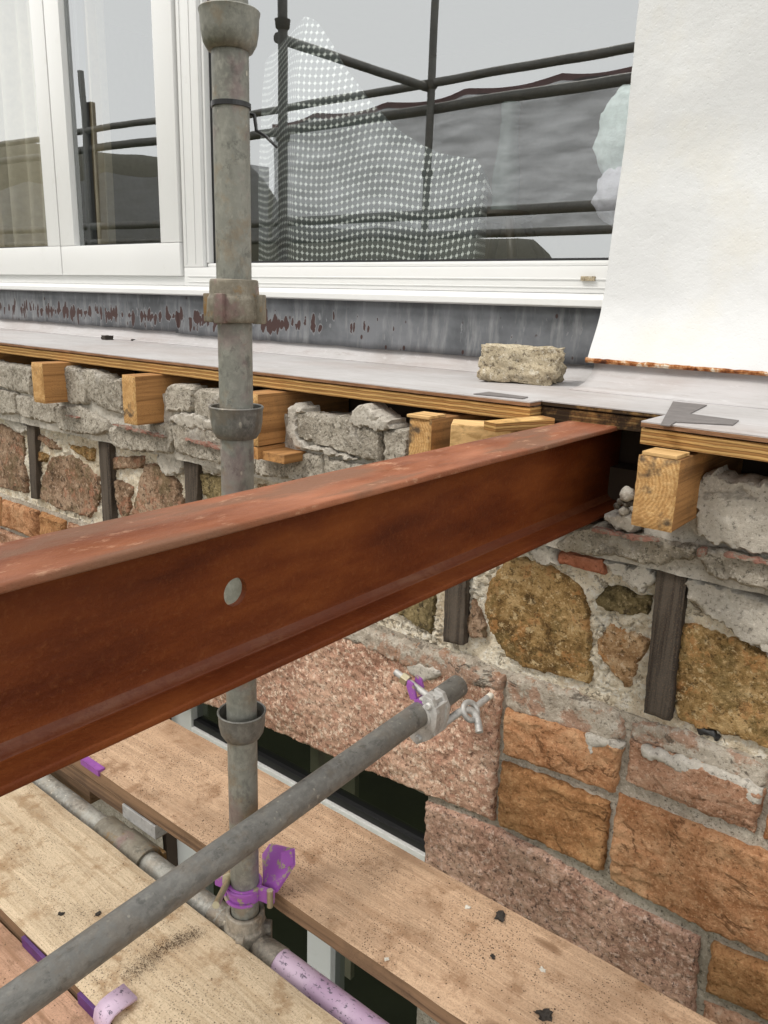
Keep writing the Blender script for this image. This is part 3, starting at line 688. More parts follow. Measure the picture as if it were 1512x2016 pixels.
for i, (m, poly) in enumerate(blk):
    slab(pz(poly, YB), YB, 'concrete_block', MAT[m], wall, .05, .0045, .008, rel_blk, .0055, .0035, 90. + i, 0, 1.03)
daub = [
 [(1373,935),(1400,932),(1432,943),(1487,950),(1512,943),(1600,955),(1600,1118),(1512,1098),(1420,1080),(1375,1062),(1366,1030),(1362,965)],
 [(1353,1132),(1372,1141),(1413,1151),(1512,1183),(1600,1212),(1600,1330),(1512,1290),(1476,1276),(1440,1245),(1400,1213),(1353,1183)],
 [(1188,1101),(1290,1119),(1286,1152),(1258,1170),(1226,1145),(1195,1131)],
 [(1036,1084),(1088,1064),(1096,1110),(1090,1119),(1061,1115)],
 [(1181,1022),(1219,1002),(1250,1015),(1262,1050),(1200,1040)],
 [(688,808),(712,797),(751,813),(778,847),(750,849),(735,850),(712,840),(690,834)],
 [(562,800),(590,800),(600,812),(582,818),(584,866),(600,872),(628,880),(700,902),(690,910),(632,893),(565,878)],
 [(330,815),(380,812),(440,838),(500,852),(500,870),(440,856),(335,836)],
 [(8,820),(48,832),(60,842),(40,858),(10,835)],
 [(306,890),(356,896),(360,930),(330,938),(312,925)],
 [(384,908),(430,912),(440,930),(420,936),(396,925)],
]
for i, poly in enumerate(daub):
    Yd = (YB - .004) if i in (0, 4, 5, 6, 7) else YR - .014
    slab(pz(poly, Yd), Yd, 'cement_daub', MAT['cement'], wall, .06, .006, .009, rel_daub, .005, .006, 120. + i, 1)

rr = random.Random(21)                                        # the wall goes on to the left of the frame
for zt, zb in ((-.268, -.335), (-.343, -.418)):
    x = -3.88
    while x < -2.98:
        wd = rr.uniform(.16, .27); slab([(x, zb + H), (x + wd, zb + H + rr.uniform(-.006, .006)), (x + wd, zt + H), (x, zt + H + rr.uniform(-.008, .008))], YB, 'concrete_block', MAT['block'], wall, .05, .0045, .008, rel_blk, .008, .0035, x * 3, 0); x += wd + .014
for a in range(7):
    for b in range(2):
        cx, cz = -3.8 + .135 * a + rr.uniform(-.02, .02), -.51 - .14 * b + rr.uniform(-.02, .02); r = rr.uniform(.045, .062); ph = rr.random()
        slab([(cx + r * rr.uniform(.8, 1.15) * math.cos(ph + q * .785), cz + H + r * rr.uniform(.8, 1.15) * math.sin(ph + q * .785)) for q in range(8)], YR, 'stone', MAT[rr.choice(['rubble', 'rubble_red', 'rubble_pale'])], wall, .05, .0045, .007, rel_rub, .008, .0035, cx * 5 + b, 0)
for zt, zb in ((-.755, -.875), (-.89, -1.04), (-1.055, -1.18), (-1.195, -1.38)):
    x = -.075
    while x < .5:
        wd = rr.uniform(.16, .28); slab([(x, zb + H), (x + wd, zb + H + rr.uniform(-.004, .004)), (x + wd, zt + H), (x, zt + H + rr.uniform(-.004, .004))], YC, 'stone', MAT[rr.choice(['sandstone', 'sandstone_ochre', 'sandstone_grey'])], wall, .05, .009, .009, rel_rock, .009, .002, x * 9 + zt, 0); x += wd + .016
for zt, zb in ((-.268, -.335), (-.345, -.42)):
    x = -.095
    while x < .38:
        wd = rr.uniform(.16, .25); slab([(x, zb + H), (x + wd, zb + H), (x + wd, zt + H), (x, zt + H + rr.uniform(-.008, .008))], YB, 'concrete_block', MAT['block'], wall, .05, .0045, .008, rel_blk, .008, .0035, x * 3 + zt, 0); x += wd + .014
for cx, cz, r in ((-.03, -.52, .055), (.08, -.50, .05), (.19, -.53, .06), (.31, -.51, .05), (-.02, -.65, .06), (.11, -.64, .06), (.24, -.66, .062)):
    ph = rr.random(); slab([(cx + r * rr.uniform(.85, 1.15) * math.cos(ph + q * .785), cz + H + r * rr.uniform(.85, 1.15) * math.sin(ph + q * .785)) for q in range(8)], YR, 'stone', MAT[rr.choice(['rubble', 'rubble_red', 'rubble_pale'])], wall, .05, .0045, .007, rel_rub, .008, .0035, cx * 5 + 2, 0)
# dark timber grounds let into the rubble
for i, q in enumerate([[(1292,1124),(1352,1124),(1318,1422),(1266,1404)], [(875,1130),(916,1128),(911,1272),(871,1264)], [(50,833),(66,836),(71,983),(60,981)], [(192,866),(213,870),(220,1033),(201,1029)], [(360,908),(389,911),(384,1030),(365,1026)], [(560,990),(600,995),(600,1110),(565,1100)]]):
    slab(pz(q, YR - .016), YR - .016, 'batten', MAT['batten'], wall, .05, .003, .003, lambda x, z, s, k: .0015 * fbm((x, s, z), 12, 3), .007, .001, 150. + i, 0)
# rubble lumps in the beam pocket and bitumen under the rubble
for (u, v, r, m) in [(1236,973,.014,'cement'),(1222,985,.007,'rubble_lump'),(1232,992,.006,'rubble_lump'),(1242,990,.007,'rubble_lump'),(1214,997,.006,'rubble_lump'),(1250,1000,.007,'cement'),(1228,1006,.008,'cement')]:
    c = PX(u, v, 'y', YB - .005); bm = bmesh.new(); bmesh.ops.create_icosphere(bm, subdivisions=3, radius=r)
    mb = MB(); mb.add([c + p.co * (1 + .5 * fbm((p.co.x + u, p.co.y, p.co.z), 60, 3)) for p in bm.verts], [tuple(x.index for x in f.verts) for f in bm.faces]); bm.free()
    mb.build('loose_mortar_lump', MAT[m], wall, smooth=True)
slab(pz([(1372,1437),(1395,1440),(1420,1452),(1412,1462),(1392,1455),(1374,1446)], YR - .002), YR - .002, 'bitumen_patch', MAT['pitch'], wall, .02, .006, .006, rel_top, .004, .006, 170., 1)
# red chalk line left on the blocks
for q in [[(1166,1040),(1230,1052),(1296,1064),(1298,1070),(1230,1060),(1166,1047)], [(1424,1088),(1512,1104),(1600,1122),(1600,1132),(1512,1113),(1424,1096)], [(350,862),(400,872),(438,882),(438,888),(400,878)], [(212,833),(250,842),(322,860),(320,863),(250,846)], [(120,816),(150,822),(150,824)], [(1374,1082),(1388,1082),(1386,1096),(1374,1094)]]:
    slab(pz(q, YB - .0145), YB - .0145, 'red_mark', MAT['redmark'], wall, .016, .003, .001, lambda x, z, s, k: .001 * fbm((x, s, z), 60, 3), .0045, .003, 180. + q[0][0], 1)

# ------------------------------------------------------------------ flat roof deck
ZD = -.172
deck = thing('flat_roof_deck', 'grey membrane covered plywood deck on joists above the stone wall', 'roof', (-1.5, 1.5, H - .3))
XR0, XR1 = -.693, -.452
def edge_l(x): return 1.312 + .004 * fbm((x, 0, 0), 5, 3)
def edge_r(x): return 1.235 - .09 * (x + .45) * .55 + .003 * fbm((x, 5, 0), 5, 3)
def sheet(name, mat, x0, x1, front, back, z0, z1, wav=.0):
    mb = MB(); n = max(2, int((x1 - x0) / .02))
    for i in range(n + 1):
        x = x0 + (x1 - x0) * i / n; y = front(x) + wav * noise.noise(Vector((x * 60, z0 * 300, 2)))
        mb.v += [Vector((x, y, z0 + H)), Vector((x, y, z1 + H)), Vector((x, back, z1 + H)), Vector((x, back, z0 + H))]
    for i in range(n):
        a, b = i * 4, i * 4 + 4
        mb.f += [(a, b, b+1, a+1), (a+1, b+1, b+2, a+2), (a+2, b+2, b+3, a+3), (a+3, b+3, b, a)]
    mb.f += [(0, 1, 2, 3), (n*4+3, n*4+2, n*4+1, n*4)]
    return mb.build(name, mat, deck)
for (x0, x1, fr, mply, mfc) in [(-4.4, XR0, edge_l, 'ply', 'facing'), (XR0, XR1, lambda x: 1.357, 'ply_dark', 'ply_dark'), (XR1, .75, edge_r, 'ply', 'facing')]:
    e = .0008
    sheet('plywood_sheet', MAT[mply], x0 + e, x1 - e, lambda x: fr(x) + .004, 1.79, -.209, -.1835, .002)
    sheet('gap_shade_strip', MAT['void'], x0 + e, x1 - e, lambda x: fr(x) + .016, 1.79, -.1835, -.1805)  # dark strip put in as the shade of the thin gap
    sheet('facing_board', MAT[mfc], x0 + e, x1 - e, fr, 1.79, -.1805, ZD - .0022, .0015)
    sheet('membrane_sheet', MAT['membrane'], x0 + .0002, x1 - .0002, lambda x: fr(x) + .001, 1.79, ZD - .0022, ZD)
# the membrane turned up against the wall
def sweep(name, mat, prof, x0, x1, parent, n=60, wav=0., th=.003):
    mb = MB(); k = len(prof)
    for i in range(n + 1):
        x = x0 + (x1 - x0) * i / n
        for (y, z) in prof:
            q = wav * fbm((x, y * 3, z * 3), 6, 3); mb.v.append(Vector((x, y + q, z + H)))
    mb.f = [(i*k+j, (i+1)*k+j, (i+1)*k+j+1, i*k+j+1) for i in range(n) for j in range(k - 1)]
    o = mb.build(name, mat, parent, smooth=60); s = o.modifiers.new('thickness', 'SOLIDIFY'); s.thickness = th; return o
sweep('membrane_upstand', MAT['membrane'], [(1.778, ZD - .001), (1.792, ZD + .004), (1.802, ZD + .012), (1.815, -.125), (1.820, -.09)], -3.9, -.70, deck, 90, .002)
sweep('membrane_upstand', MAT['membrane'], [(1.585, ZD - .001), (1.63, ZD + .002), (1.665, ZD + .010), (1.69, ZD + .024), (1.705, ZD + .043), (1.712, -.10), (1.716, -.07)], -.745, .75, deck, 60, .002)
mb = MB(); mb.box((-3.9, 1.70, H - .30), (.75, 1.76, H - .212)); mb.box((-3.9, 1.56, H - .55), (.75, 1.60, H - .22)); mb.build('void_back_panel', MAT['void'], deck)  # added dark panels, close the void behind the joists against stray light
# joists
def joist(xl, xr, yf, zt, zb, back=1.55, yaw=0):
    c = Vector(((xl + xr) / 2, yf, 0)); R_ = Matrix.Translation(c) @ Matrix.Rotation(yaw, 4, 'Z') @ Matrix.Translation(-c)
    mb = MB(); mb.box((xl, yf + .004, zb + H), (xr, back, zt + H), R_); j = mb.build('joist', MAT['joist_side'], deck, bevel=.002)
    mb = MB(); nn = 14
    for b in range(nn + 1):
        for a in range(nn + 1):
            x = xl + (xr - xl) * a / nn; z = zb + (zt - zb) * b / nn
            ed = min(a, b, nn - a, nn - b) == 0
            mb.v.append(R_ @ Vector((x + (.0012 * noise.noise(Vector((z * 90, xl, 1))) if ed else 0), yf + (.004 if ed else .0012 * noise.noise(Vector((x * 70, 3, z * 160)))), z + H + (.0012 * noise.noise(Vector((x * 90, 5, 1))) if ed else 0))))
    mb.f = [(b*(nn+1)+a, b*(nn+1)+a+1, (b+1)*(nn+1)+a+1, (b+1)*(nn+1)+a) for b in range(nn) for a in range(nn)]
    mb.build('end_face', MAT['joist_end'], j, smooth=60)
    return j
joist(-2.362, -2.298, 1.225, -.211, -.333)
joist(-1.882, -1.822, 1.225, -.211, -.343)
joist(-1.408, -1.345, 1.225, -.214, -.335)
joist(-.906, -.853, 1.222, -.216, -.335)
joist(-.428, -.364, 1.175, -.216, -.329)
joist(-2.85, -2.79, 1.225, -.211, -.333); joist(-3.34, -3.28, 1.225, -.211, -.333); joist(-3.82, -3.76, 1.225, -.211, -.333); joist(.08, .145, 1.16, -.211, -.33)
mb = MB(); mb.box((0, 0, -.05), (.175, .07, .066), Matrix.Translation(PX(884, 905, 'y', 1.19)) @ Matrix.Rotation(math.radians(30), 4, 'Z'))
mb.build('trimmer', MAT['offcut'], deck, bevel=.002)
mb = MB(); mb.box((-1.345, 1.24, H - .368), (-1.27, 1.42, H - .347)); mb.build('packer', MAT['joist_side'], deck, bevel=.0015)
mb = MB(); mb.box((-1.405, 1.228, H - .367), (-1.3455, 1.42, H - .338)); mb.build('packer', MAT['joist_side'], deck, bevel=.0015)
for k, (dx, dy, dz, w_, d_, h_, a) in enumerate([(-.908, 1.218, -.2155, .052, .06, .006, 2), (-.424, 1.18, -.2155, .055, .05, .006, -3)]):
    mb = MB(); mb.box((0, 0, 0), (w_, d_, h_), Matrix.Translation((dx, dy, dz + H)) @ Matrix.Rotation(math.radians(a), 4, 'Z')); mb.build('packer', MAT['offcut'], deck, bevel=.001)
# grey tape and split pieces of the ply edge
q = [PX(u, v, 'z', ZD + .002) for u, v in ((1300,836),(1325,790),(1392,797),(1358,814),(1455,827),(1443,836),(1330,830),(1318,838))]
mb = MB(); mb.add(q + [p - Vector((0, 0, .0015)) for p in q], [tuple(range(8))] + [(i, i+8, (i+1) % 8 + 8, (i+1) % 8) for i in range(8)]); mb.build('tape', MAT['tape'], deck)
q = [PX(u, v, 'z', ZD + .002) for u, v in ((932,775),(962,771),(1040,781),(1030,784))]
mb = MB(); mb.add(q + [p - Vector((0, 0, .0015)) for p in q], [tuple(range(4))] + [(i, i+4, (i+1) % 4 + 4, (i+1) % 4) for i in range(4)]); mb.build('tape', MAT['tape'], deck)
oc = MB(); oc.box((0, 0, 0), (.036, .13, .016), Matrix.Translation(PX(952, 846, 'y', 1.19)) @ Matrix.Rotation(math.radians(-24), 4, 'Z') @ Matrix.Rotation(math.radians(2), 4, 'X'))
tag(oc.build('plywood_offcut', MAT['ply'], None, bevel=.001), 'small split plywood offcut lying on the trimmer left of the steel beam', 'offcut')
# chunk of concrete on the deck
def rock(name, mat, c, size, label, cat, seed, rough=.09, sub=5, group=None, sq=.55, yaw=0):
    bm = bmesh.new(); bmesh.ops.create_cube(bm, size=2); bmesh.ops.subdivide_edges(bm, edges=bm.edges, cuts=2 ** sub // 2, use_grid_fill=True)
    Rz = Matrix.Rotation(yaw, 3, 'Z'); mb = MB(); vs = []
    for v in bm.verts:
        p = v.co.copy(); s = p.normalized() * 1.25; p = p.lerp(s, (1 - sq) * .45)
        k = 1 + rough * fbm((p.x + seed, p.y, p.z), 1.6, 5)
        p = Vector((p.x * size[0], p.y * size[1], p.z * size[2])) / 2 * k
        p += Vector((0, 0, size[2] / 2)); p.z = max(p.z, 0); vs.append(Rz @ p + Vector(c))
    mb.add(vs, [tuple(x.index for x in f.verts) for f in bm.faces]); bm.free()
    return tag(mb.build(name, mat, None, smooth=60), label, cat, group)
a = PX(952, 752, 'z', ZD); b = PX(1085, 760, 'z', ZD); yaw = math.atan2(b.y - a.y, b.x - a.x)
L = (b - a).length; mid = (a + b) / 2 + Vector((-math.sin(yaw), math.cos(yaw), 0)) * .055
rock('concrete_chunk', MAT['chunk'], (mid.x, mid.y, H + ZD), (L * 1.14, .115, .080), 'rough broken lump of pale concrete sitting on the grey deck', 'concrete', 3., .2, 5, None, .62, yaw)
for (u, v, s, lab) in [(212, 669, .035, 'dark brown chip on the grey deck left of the scaffold post'), (262, 671, .014, 'tiny dark splinter beside the brown chip on the deck'), (180, 659, .012, 'small dark crumb at the foot of the upstand left of the brown chip')]:
    p = PX(u, v, 'z', ZD); rock('wood_chip', MAT['char'], p, (s, s * .8, s * .45), lab, 'chip', u * .1, .3, 3, 'chips on the deck', .8, u)

# ------------------------------------------------------------------ lead flashing
lead = thing('lead_flashing', 'dark grey lead flashing pitted with brown marks below the window sill', 'flashing', (-2, 1.8, H - .13))
def leadsheet(x0, x1, dy, zb):
    n = int((x1 - x0) / .015); mb = MB(); prof = [(1.800, zb), (1.800, zb + .02), (1.802, -.07), (1.803, -.03), (1.803, .012)]
    for i in range(n + 1):
        x = x0 + (x1 - x0) * i / n
        for j, (y, z) in enumerate(prof):
            mb.v.append(Vector((x, y - dy + .0025 * fbm((x, z * 4, dy), 5, 3) * (1 if j < 4 else .2), z + H + (.003 * fbm((x, 1, 0), 9, 3) if j == 0 else 0))))
    k = len(prof); mb.f = [(i*k+j, (i+1)*k+j, (i+1)*k+j+1, i*k+j+1) for i in range(n) for j in range(k - 1)]
    o = mb.build('lead_sheet', MAT['lead'], lead, smooth=True); s = o.modifiers.new('thickness', 'SOLIDIFY'); s.thickness = .002
leadsheet(-3.9, -2.385, .003, -.128); leadsheet(-2.40, -.72, 0, -.133)

# ------------------------------------------------------------------ upper window
YF = 1.83
win = thing('upper_window', 'wide white framed window above the lead flashing', 'window', (-2.2, YF, H))
ZT = 1.55
def wbox(name, x0, x1, z0, z1, y0, y1, mat='upvc', parent=None, bev=.004):
    mb = MB(); mb.box((x0, y0, z0 + H), (x1, y1, z1 + H)); return mb.build(name, MAT[mat], parent or win, bevel=bev, smooth=40)
sill = MB(); sp = [(1.770, .004), (1.770, .020), (1.776, .026), (1.83, .034), (1.93, .034), (1.93, .001), (1.785, .0005)]
sill.prism(sp, lambda p, t: (t, p[0], p[1] + H), -4.2, -.72); sill.build('sill', MAT['upvc'], win, bevel=.002)
# outer frame
wbox('bottom_rail', -4.2, -2.389, .0345, .068, 1.838, 1.92); wbox('bottom_rail', -2.383, -.72, .0345, .098, 1.832, 1.92)
wbox('glazing_bead', -2.27, -.72, .0985, .112, 1.846, 1.90, bev=.006)
wbox('mullion', -2.383, -2.276, .0985, ZT, 1.832, 1.92); wbox('glazing_bead', -2.2755, -2.262, .1125, ZT, 1.846, 1.90, bev=.005)
wbox('seam', -2.3895, -2.3825, .0345, ZT, 1.846, 1.90, 'gapline', bev=0)
wbox('frame_step', -2.372, -2.362, .11, ZT, 1.829, 1.8325, bev=.001); wbox('frame_step', -2.32, -2.314, .11, ZT, 1.829, 1.8325, bev=.001)
wbox('frame_step', -2.36, -.72, .066, .070, 1.829, 1.8325, bev=.001); wbox('frame_step', -2.36, -.72, .047, .050, 1.829, 1.8325, bev=.001)
gk = wbox('gasket', -2.262, -.72, .1125, .119, 1.868, 1.90, 'gasket', bev=0); wbox('gasket', -2.262, -2.246, .119, ZT, 1.868, 1.90, 'gasket', bev=0)
wbox('spacer_bar', -2.246, -2.218, .119, ZT, 1.884, 1.90, 'bead_bar', bev=0)
def pane(x0, x1, z0, z1, y, parent, mat='glass', tilt=0.):
    mb = MB(); mb.add([(x0, y - tilt, z0 + H), (x1, y + tilt, z0 + H), (x1, y + tilt, z1 + H), (x0, y - tilt, z1 + H)], [(0, 1, 2, 3)])
    return mb.build('pane', MAT[mat], parent)
pane(-2.262, -.72, .1125, ZT, 1.874, win)
# two casements
def sash(x0, x1, gx0, gx1, gz0, tilt):
    mb = MB(); mb.box((x0, 1.822, .068 + H), (x1, 1.90, gz0 + H)); s_ = mb.build('sash', MAT['upvc'], win, bevel=.004, smooth=40)
    for a, b, nm in ((x0, gx0, 'stile'), (gx1, x1, 'stile')):
        mb = MB(); mb.box((a, 1.822, gz0 + .0004 + H), (b, 1.90, ZT + H)); mb.build(nm, MAT['upvc'], s_, bevel=.004, smooth=40)
    for (a, b, c, d, y) in ((gx0, gx1, gz0, gz0 + .006, 1.848), (gx0, gx0 + .014, gz0 + .006, ZT, 1.848)):
        mb = MB(); mb.box((a, y, c + .0005 + H), (b, 1.90, d + H)); mb.build('gasket', MAT['gasket'], s_)
    mb = MB(); mb.box((gx0 + .0145, 1.872, gz0 + .0065 + H), (gx0 + .04, 1.90, ZT + H)); mb.build('spacer_bar', MAT['bead_bar'], s_)
    pane(gx0 + .0005, gx1 - .0005, gz0 + .001, ZT, 1.858, s_, tilt=tilt)
sash(-4.2, -3.185, -4.1, -3.282, .183, .018); sash(-3.178, -2.392, -3.074, -2.50, .182, .012)
wbox('head', -4.2, -.72, ZT, ZT + .1, 1.82, 1.93)
wbox('drain_cap', *(lambda a, b: (a.x, b.x, a.z - H, b.z - H))(PX(1144, 553, 'y', 1.828), PX(1172, 544, 'y', 1.828)), 1.823, 1.8315, 'brasscap' if 'brasscap' in MAT else 'chunk', bev=.001)

# ------------------------------------------------------------------ white rendered wall
rw = thing('rendered_wall', 'white rough rendered wall flared at its rusty bottom edge, right of the window', 'wall', (-.2, 1.75, H - .11))
k_ = 1.0587
prof = [(1.594, -.1078), (1.606, -.085), (1.6242, -.0499), (1.636, -.022), (1.6454, .0031), (1.651, .045), (1.6572, .1129), (1.6649, .2147), (1.673, .27), (1.6775, .3148), (1.677, .45), (1.677, 1.7)]
prof = [(y * k_, z * k_) for y, z in prof]
def prof_y(z):
    for (y0, z0), (y1, z1) in zip(prof, prof[1:]):
        if z <= z1: return y0 + (y1 - y0) * smooth01((z - z0) / (z1 - z0)) if False else y0 + (y1 - y0) * (z - z0) / (z1 - z0)
    return prof[-1][0]
mb = MB(); nx = 150; zs = []; z = prof[0][1]
while z < 1.7: zs.append(z); z += .008 if z < .7 else .04
nz = len(zs) - 1
for j, z in enumerate(zs):
    yy = (prof_y(z - .02) + prof_y(z) + prof_y(z + .02)) / 3 if j else prof_y(z)
    for i in range(nx + 1):
        x = -.757 + (1.6) * (i / nx) ** 1.15
        ex = .0008 * fbm((9, z, 0), 20, 3) if i == 0 else 0
        mb.v.append(Vector((x + ex, yy + .0014 * fbm((x, 1, z), 4, 3) - .0005 * noise.turbulence(Vector((x * 42, 2, z * 42)), 2, False), z + H)))
W = nx + 1
mb.f = [(j*W+i, j*W+i+1, (j+1)*W+i+1, (j+1)*W+i) for j in range(nz) for i in range(nx)]
e = len(mb.v); 
for j in range(nz + 1): mb.v.append(mb.v[j*W] + Vector((.002, .16, 0)))
mb.f += [(j*W, (j+1)*W, e+j+1, e+j) for j in range(nz)]
e = len(mb.v)
for i in range(W): mb.v.append(mb.v[i] + Vector((0, .03, .001)))
mb.f += [(i, e+i, e+i+1, i+1) for i in range(nx)]
mb.build('render_coat', MAT['render'], rw, smooth=50)
mb = MB(); n = 160
for i in range(n + 1):
    x = -.759 + 1.6 * i / n; t = max(.15, 1 - i / n * 2.4); hh = (.0065 + .003 * fbm((x, 0, 4), 40, 4)) * (.35 + .65 * t)
    y = prof[0][0]; z = prof[0][1] + H
    mb.v += [Vector((x, y - .0035, z + hh)), Vector((x, y - .0045, z + .001)), Vector((x, y - .001, z - .004)), Vector((x, y + .02, z - .0035)), Vector((x, y + .004, z + hh))]
mb.f = [(i*5+j, (i+1)*5+j, (i+1)*5+(j+1) % 5, i*5+(j+1) % 5) for i in range(n) for j in range(5)] + [(0, 1, 2, 3, 4)]
mb.build('rusty_bead', MAT['bead'], rw)
mb = MB(); mb.box((-.75, 1.83, H - .2), (.85, 1.95, H + 1.75)); mb.build('wall_core', MAT['void'], rw)

# ------------------------------------------------------------------ steel beam
BX1, BW, BZ1, BZ0, TF, TW = -.540, .096, -.2045, -.3725, .0085, .0072
BY0, BY1 = -.5, 1.50
beam = thing('steel_beam', 'rusty brown steel I beam running into the wall pocket', 'beam', (BX1 - BW / 2, .5, H + BZ0))
xc = BX1 - BW / 2
def sweepy(name, prof2, mat, bev=0):
    mb = MB(); n = len(prof2); ny = 60
    for j in range(ny + 1):
        y = BY0 + (BY1 - BY0) * j / ny
        for (x, z) in prof2: mb.v.append(Vector((x + .0006 * fbm((x * 4, y, z * 4), 5, 3), y, z + H + .0006 * fbm((x * 4 + 5, y, z * 4), 5, 3))))
    mb.f = [(j*n+i, j*n+(i+1) % n, (j+1)*n+(i+1) % n, (j+1)*n+i) for j in range(ny) for i in range(n)] + [tuple(range(n))[::-1], tuple(ny*n+i for i in range(n))]
    return mb.build(name, MAT[mat], beam, smooth=35)
def flange(zt, zb, inner):
    r = .0025; pts = []
    for cx, cz, a0 in ((BX1 - r, zt - r, 0), (BX1 - BW + r, zt - r, 90), (BX1 - BW + r, zb + r, 180), (BX1 - r, zb + r, 270)):
        pts += [(cx + r * math.cos(math.radians(a0 + t)), cz + r * math.sin(math.radians(a0 + t))) for t in (0, 30, 60, 90)]
    return pts
sweepy('top_flange', flange(BZ1, BZ1 - TF, 0), 'rust_top'); sweepy('bottom_flange', flange(BZ0 + TF, BZ0, 0), 'rust')
# web with root fillets and a bolt hole
rf = .014; zt, zb = BZ1 - TF - .0002, BZ0 + TF + .0002
HY, HZ, HR = .500, -.2935, .0152
def webside(sgn):
    mb = MB()
    zz = []
    for t in (0, 18, 36, 54, 72, 90): zz.append((rf * (1 - math.sin(math.radians(t))), zb + rf * (1 - math.cos(math.radians(t)))))
    cols = [(o, z) for o, z in zz]
    inner0, inner1 = zb + rf, zt - rf
    cols += [(0, inner0 + (inner1 - inner0) * q / 8) for q in range(1, 8)]
    cols += [(o, (zt + zb) - z) for o, z in zz[::-1]]
    ys = list(np.linspace(BY0, HY - .04, 30)) + list(np.linspace(HY - .04, HY + .04, 3))[1:-1] + list(np.linspace(HY + .04, BY1, 40))
    return cols, ys
cols, _ = webside(1)
mb = MB()
def strip(y0, y1, nseg):
    for sg in (1, -1):
        b = len(mb.v); k = len(cols)
        for j in range(nseg + 1):
            y = y0 + (y1 - y0) * j / nseg
            for o, z in cols: mb.v.append(Vector((xc + sg * (TW / 2 + o), y, z + H)))
        mb.f += [((b+j*k+i), (b+j*k+i+1), (b+(j+1)*k+i+1), (b+(j+1)*k+i)) if sg > 0 else ((b+j*k+i), (b+(j+1)*k+i), (b+(j+1)*k+i+1), (b+j*k+i+1)) for j in range(nseg) for i in range(k - 1)]
strip(BY0, HY - .035, 20); strip(HY + .035, BY1, 30)
for sg in (1, -1):                                            # the cell round the hole
    low = [c for c in cols if c[1] <= HZ - .02]; zl = zb + rf; zh = zt - rf
    for seq in ([c for c in cols[:6]], [c for c in cols[-6:]]):
        b = len(mb.v)
        for y in (HY - .035, HY + .035):
            for o, z in seq: mb.v.append(Vector((xc + sg * (TW / 2 + o), y, z + H)))
        mb.f += [(b+i, b+i+1, b+6+i+1, b+6+i) if sg > 0 else (b+i, b+6+i, b+6+i+1, b+i+1) for i in range(5)]
    N = 32; b = len(mb.v); x = xc + sg * TW / 2
    for i in range(N):
        a = 2 * math.pi * i / N; ca, sa = math.cos(a), math.sin(a)
        up = (zh - HZ) if sa > 0 else (HZ - zl)
        s_ = min(.035 / max(abs(ca), 1e-6), up / max(abs(sa), 1e-6))
        mb.v.append(Vector((x, HY + ca * HR, HZ + sa * HR + H))); mb.v.append(Vector((x, HY + ca * s_, HZ + sa * s_ + H)))
    mb.f += [(b+2*i, b+2*i+1, b+2*((i+1) % N)+1, b+2*((i+1) % N)) for i in range(N)]
    for (cy, cz) in ((1, 1), (-1, 1), (-1, -1), (1, -1)):     # corners of the cell
        cc = Vector((x, HY + cy * .035, (zh if cz > 0 else zl) + H)); 
        near = sorted(range(N), key=lambda i: (mb.v[b+2*i+1] - cc).length)[:2]; c = len(mb.v); mb.v.append(cc); mb.f.append((b+2*near[0]+1, c, b+2*near[1]+1))
b = len(mb.v); N = 32
for sg in (1, -1):
    for i in range(N): a = 2 * math.pi * i / N; mb.v.append(Vector((xc + sg * TW / 2, HY + HR * math.cos(a), HZ + HR * math.sin(a) + H)))
mb.f += [(b+i, b+(i+1) % N, b+N+(i+1) % N, b+N+i) for i in range(N)]
mb.build('web', MAT['rust'], beam, smooth=30)
for sg in (1, -1):                                            # added glossier overlay that carries the sky highlight along the lower root
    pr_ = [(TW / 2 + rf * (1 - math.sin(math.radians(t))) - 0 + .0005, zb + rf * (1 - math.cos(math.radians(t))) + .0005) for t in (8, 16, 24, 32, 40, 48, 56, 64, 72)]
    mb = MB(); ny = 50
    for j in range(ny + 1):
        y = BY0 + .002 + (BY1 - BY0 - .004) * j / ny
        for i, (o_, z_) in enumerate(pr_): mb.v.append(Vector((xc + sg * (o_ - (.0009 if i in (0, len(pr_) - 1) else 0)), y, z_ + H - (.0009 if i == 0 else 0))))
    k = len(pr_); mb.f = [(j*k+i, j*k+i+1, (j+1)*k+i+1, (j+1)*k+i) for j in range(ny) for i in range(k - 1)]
    mb.build('root_highlight', MAT['root_sheen'], beam, smooth=True)

# ------------------------------------------------------------------ scaffold
PXc, PYc = -.8694, .753
LEAN = -.004
def pp(z): return Vector((PXc + .003 * z, PYc + LEAN * z * .3, z + H))
post = thing('scaffold_standard', 'grey galvanised scaffold post with cups standing between beam and window', 'scaffold post', (PXc, PYc, 0))
mb = MB(); mb.tube([pp(z) for z in np.linspace(-H, 1.3, 40)], .02415, 28); mb.build('tube', MAT['post'], post, smooth=40)
def bowl(z, mat='cup', s=1.0):
    c = pp(z); mb = MB()
    mb.lathe([(.0243, -.046), (.029, -.045), (.0345, -.036), (.0372, -.022), (.0378, -.006), (.0395, 0), (.0382, .0016), (.0360, .0005), (.0352, -.008), (.0345, -.022), (.031, -.033), (.0243, -.037)], c, 40)
    return mb.build('lower_cup', MAT[mat], post, smooth=50)
bowl(-.153); bowl(-.645); bowl(.352, 'post')
def topcup(zb, zt, mat, rot, name='top_cup'):
    c = pp(zb); h = zt - zb; mb = MB()
    mb.lathe([(.0253, 0), (.0385, -.001), (.0392, .006), (.0375, h * .55), (.0345, h * .62), (.0335, h - .002), (.0315, h), (.0262, h), (.0255, h * .6)], c, 40)
    for a in range(4):
        q = math.radians(rot + a * 90); R_ = Matrix.Translation(c) @ Matrix.Rotation(q, 4, 'Z')
        mb.box((.030, -.007, -.002), (.0465, .007, h * .66), R_)
    return mb.build(name, MAT[mat], post, smooth=40, bevel=.0025)
topcup(-.033, .024, 'topcup', 20); 
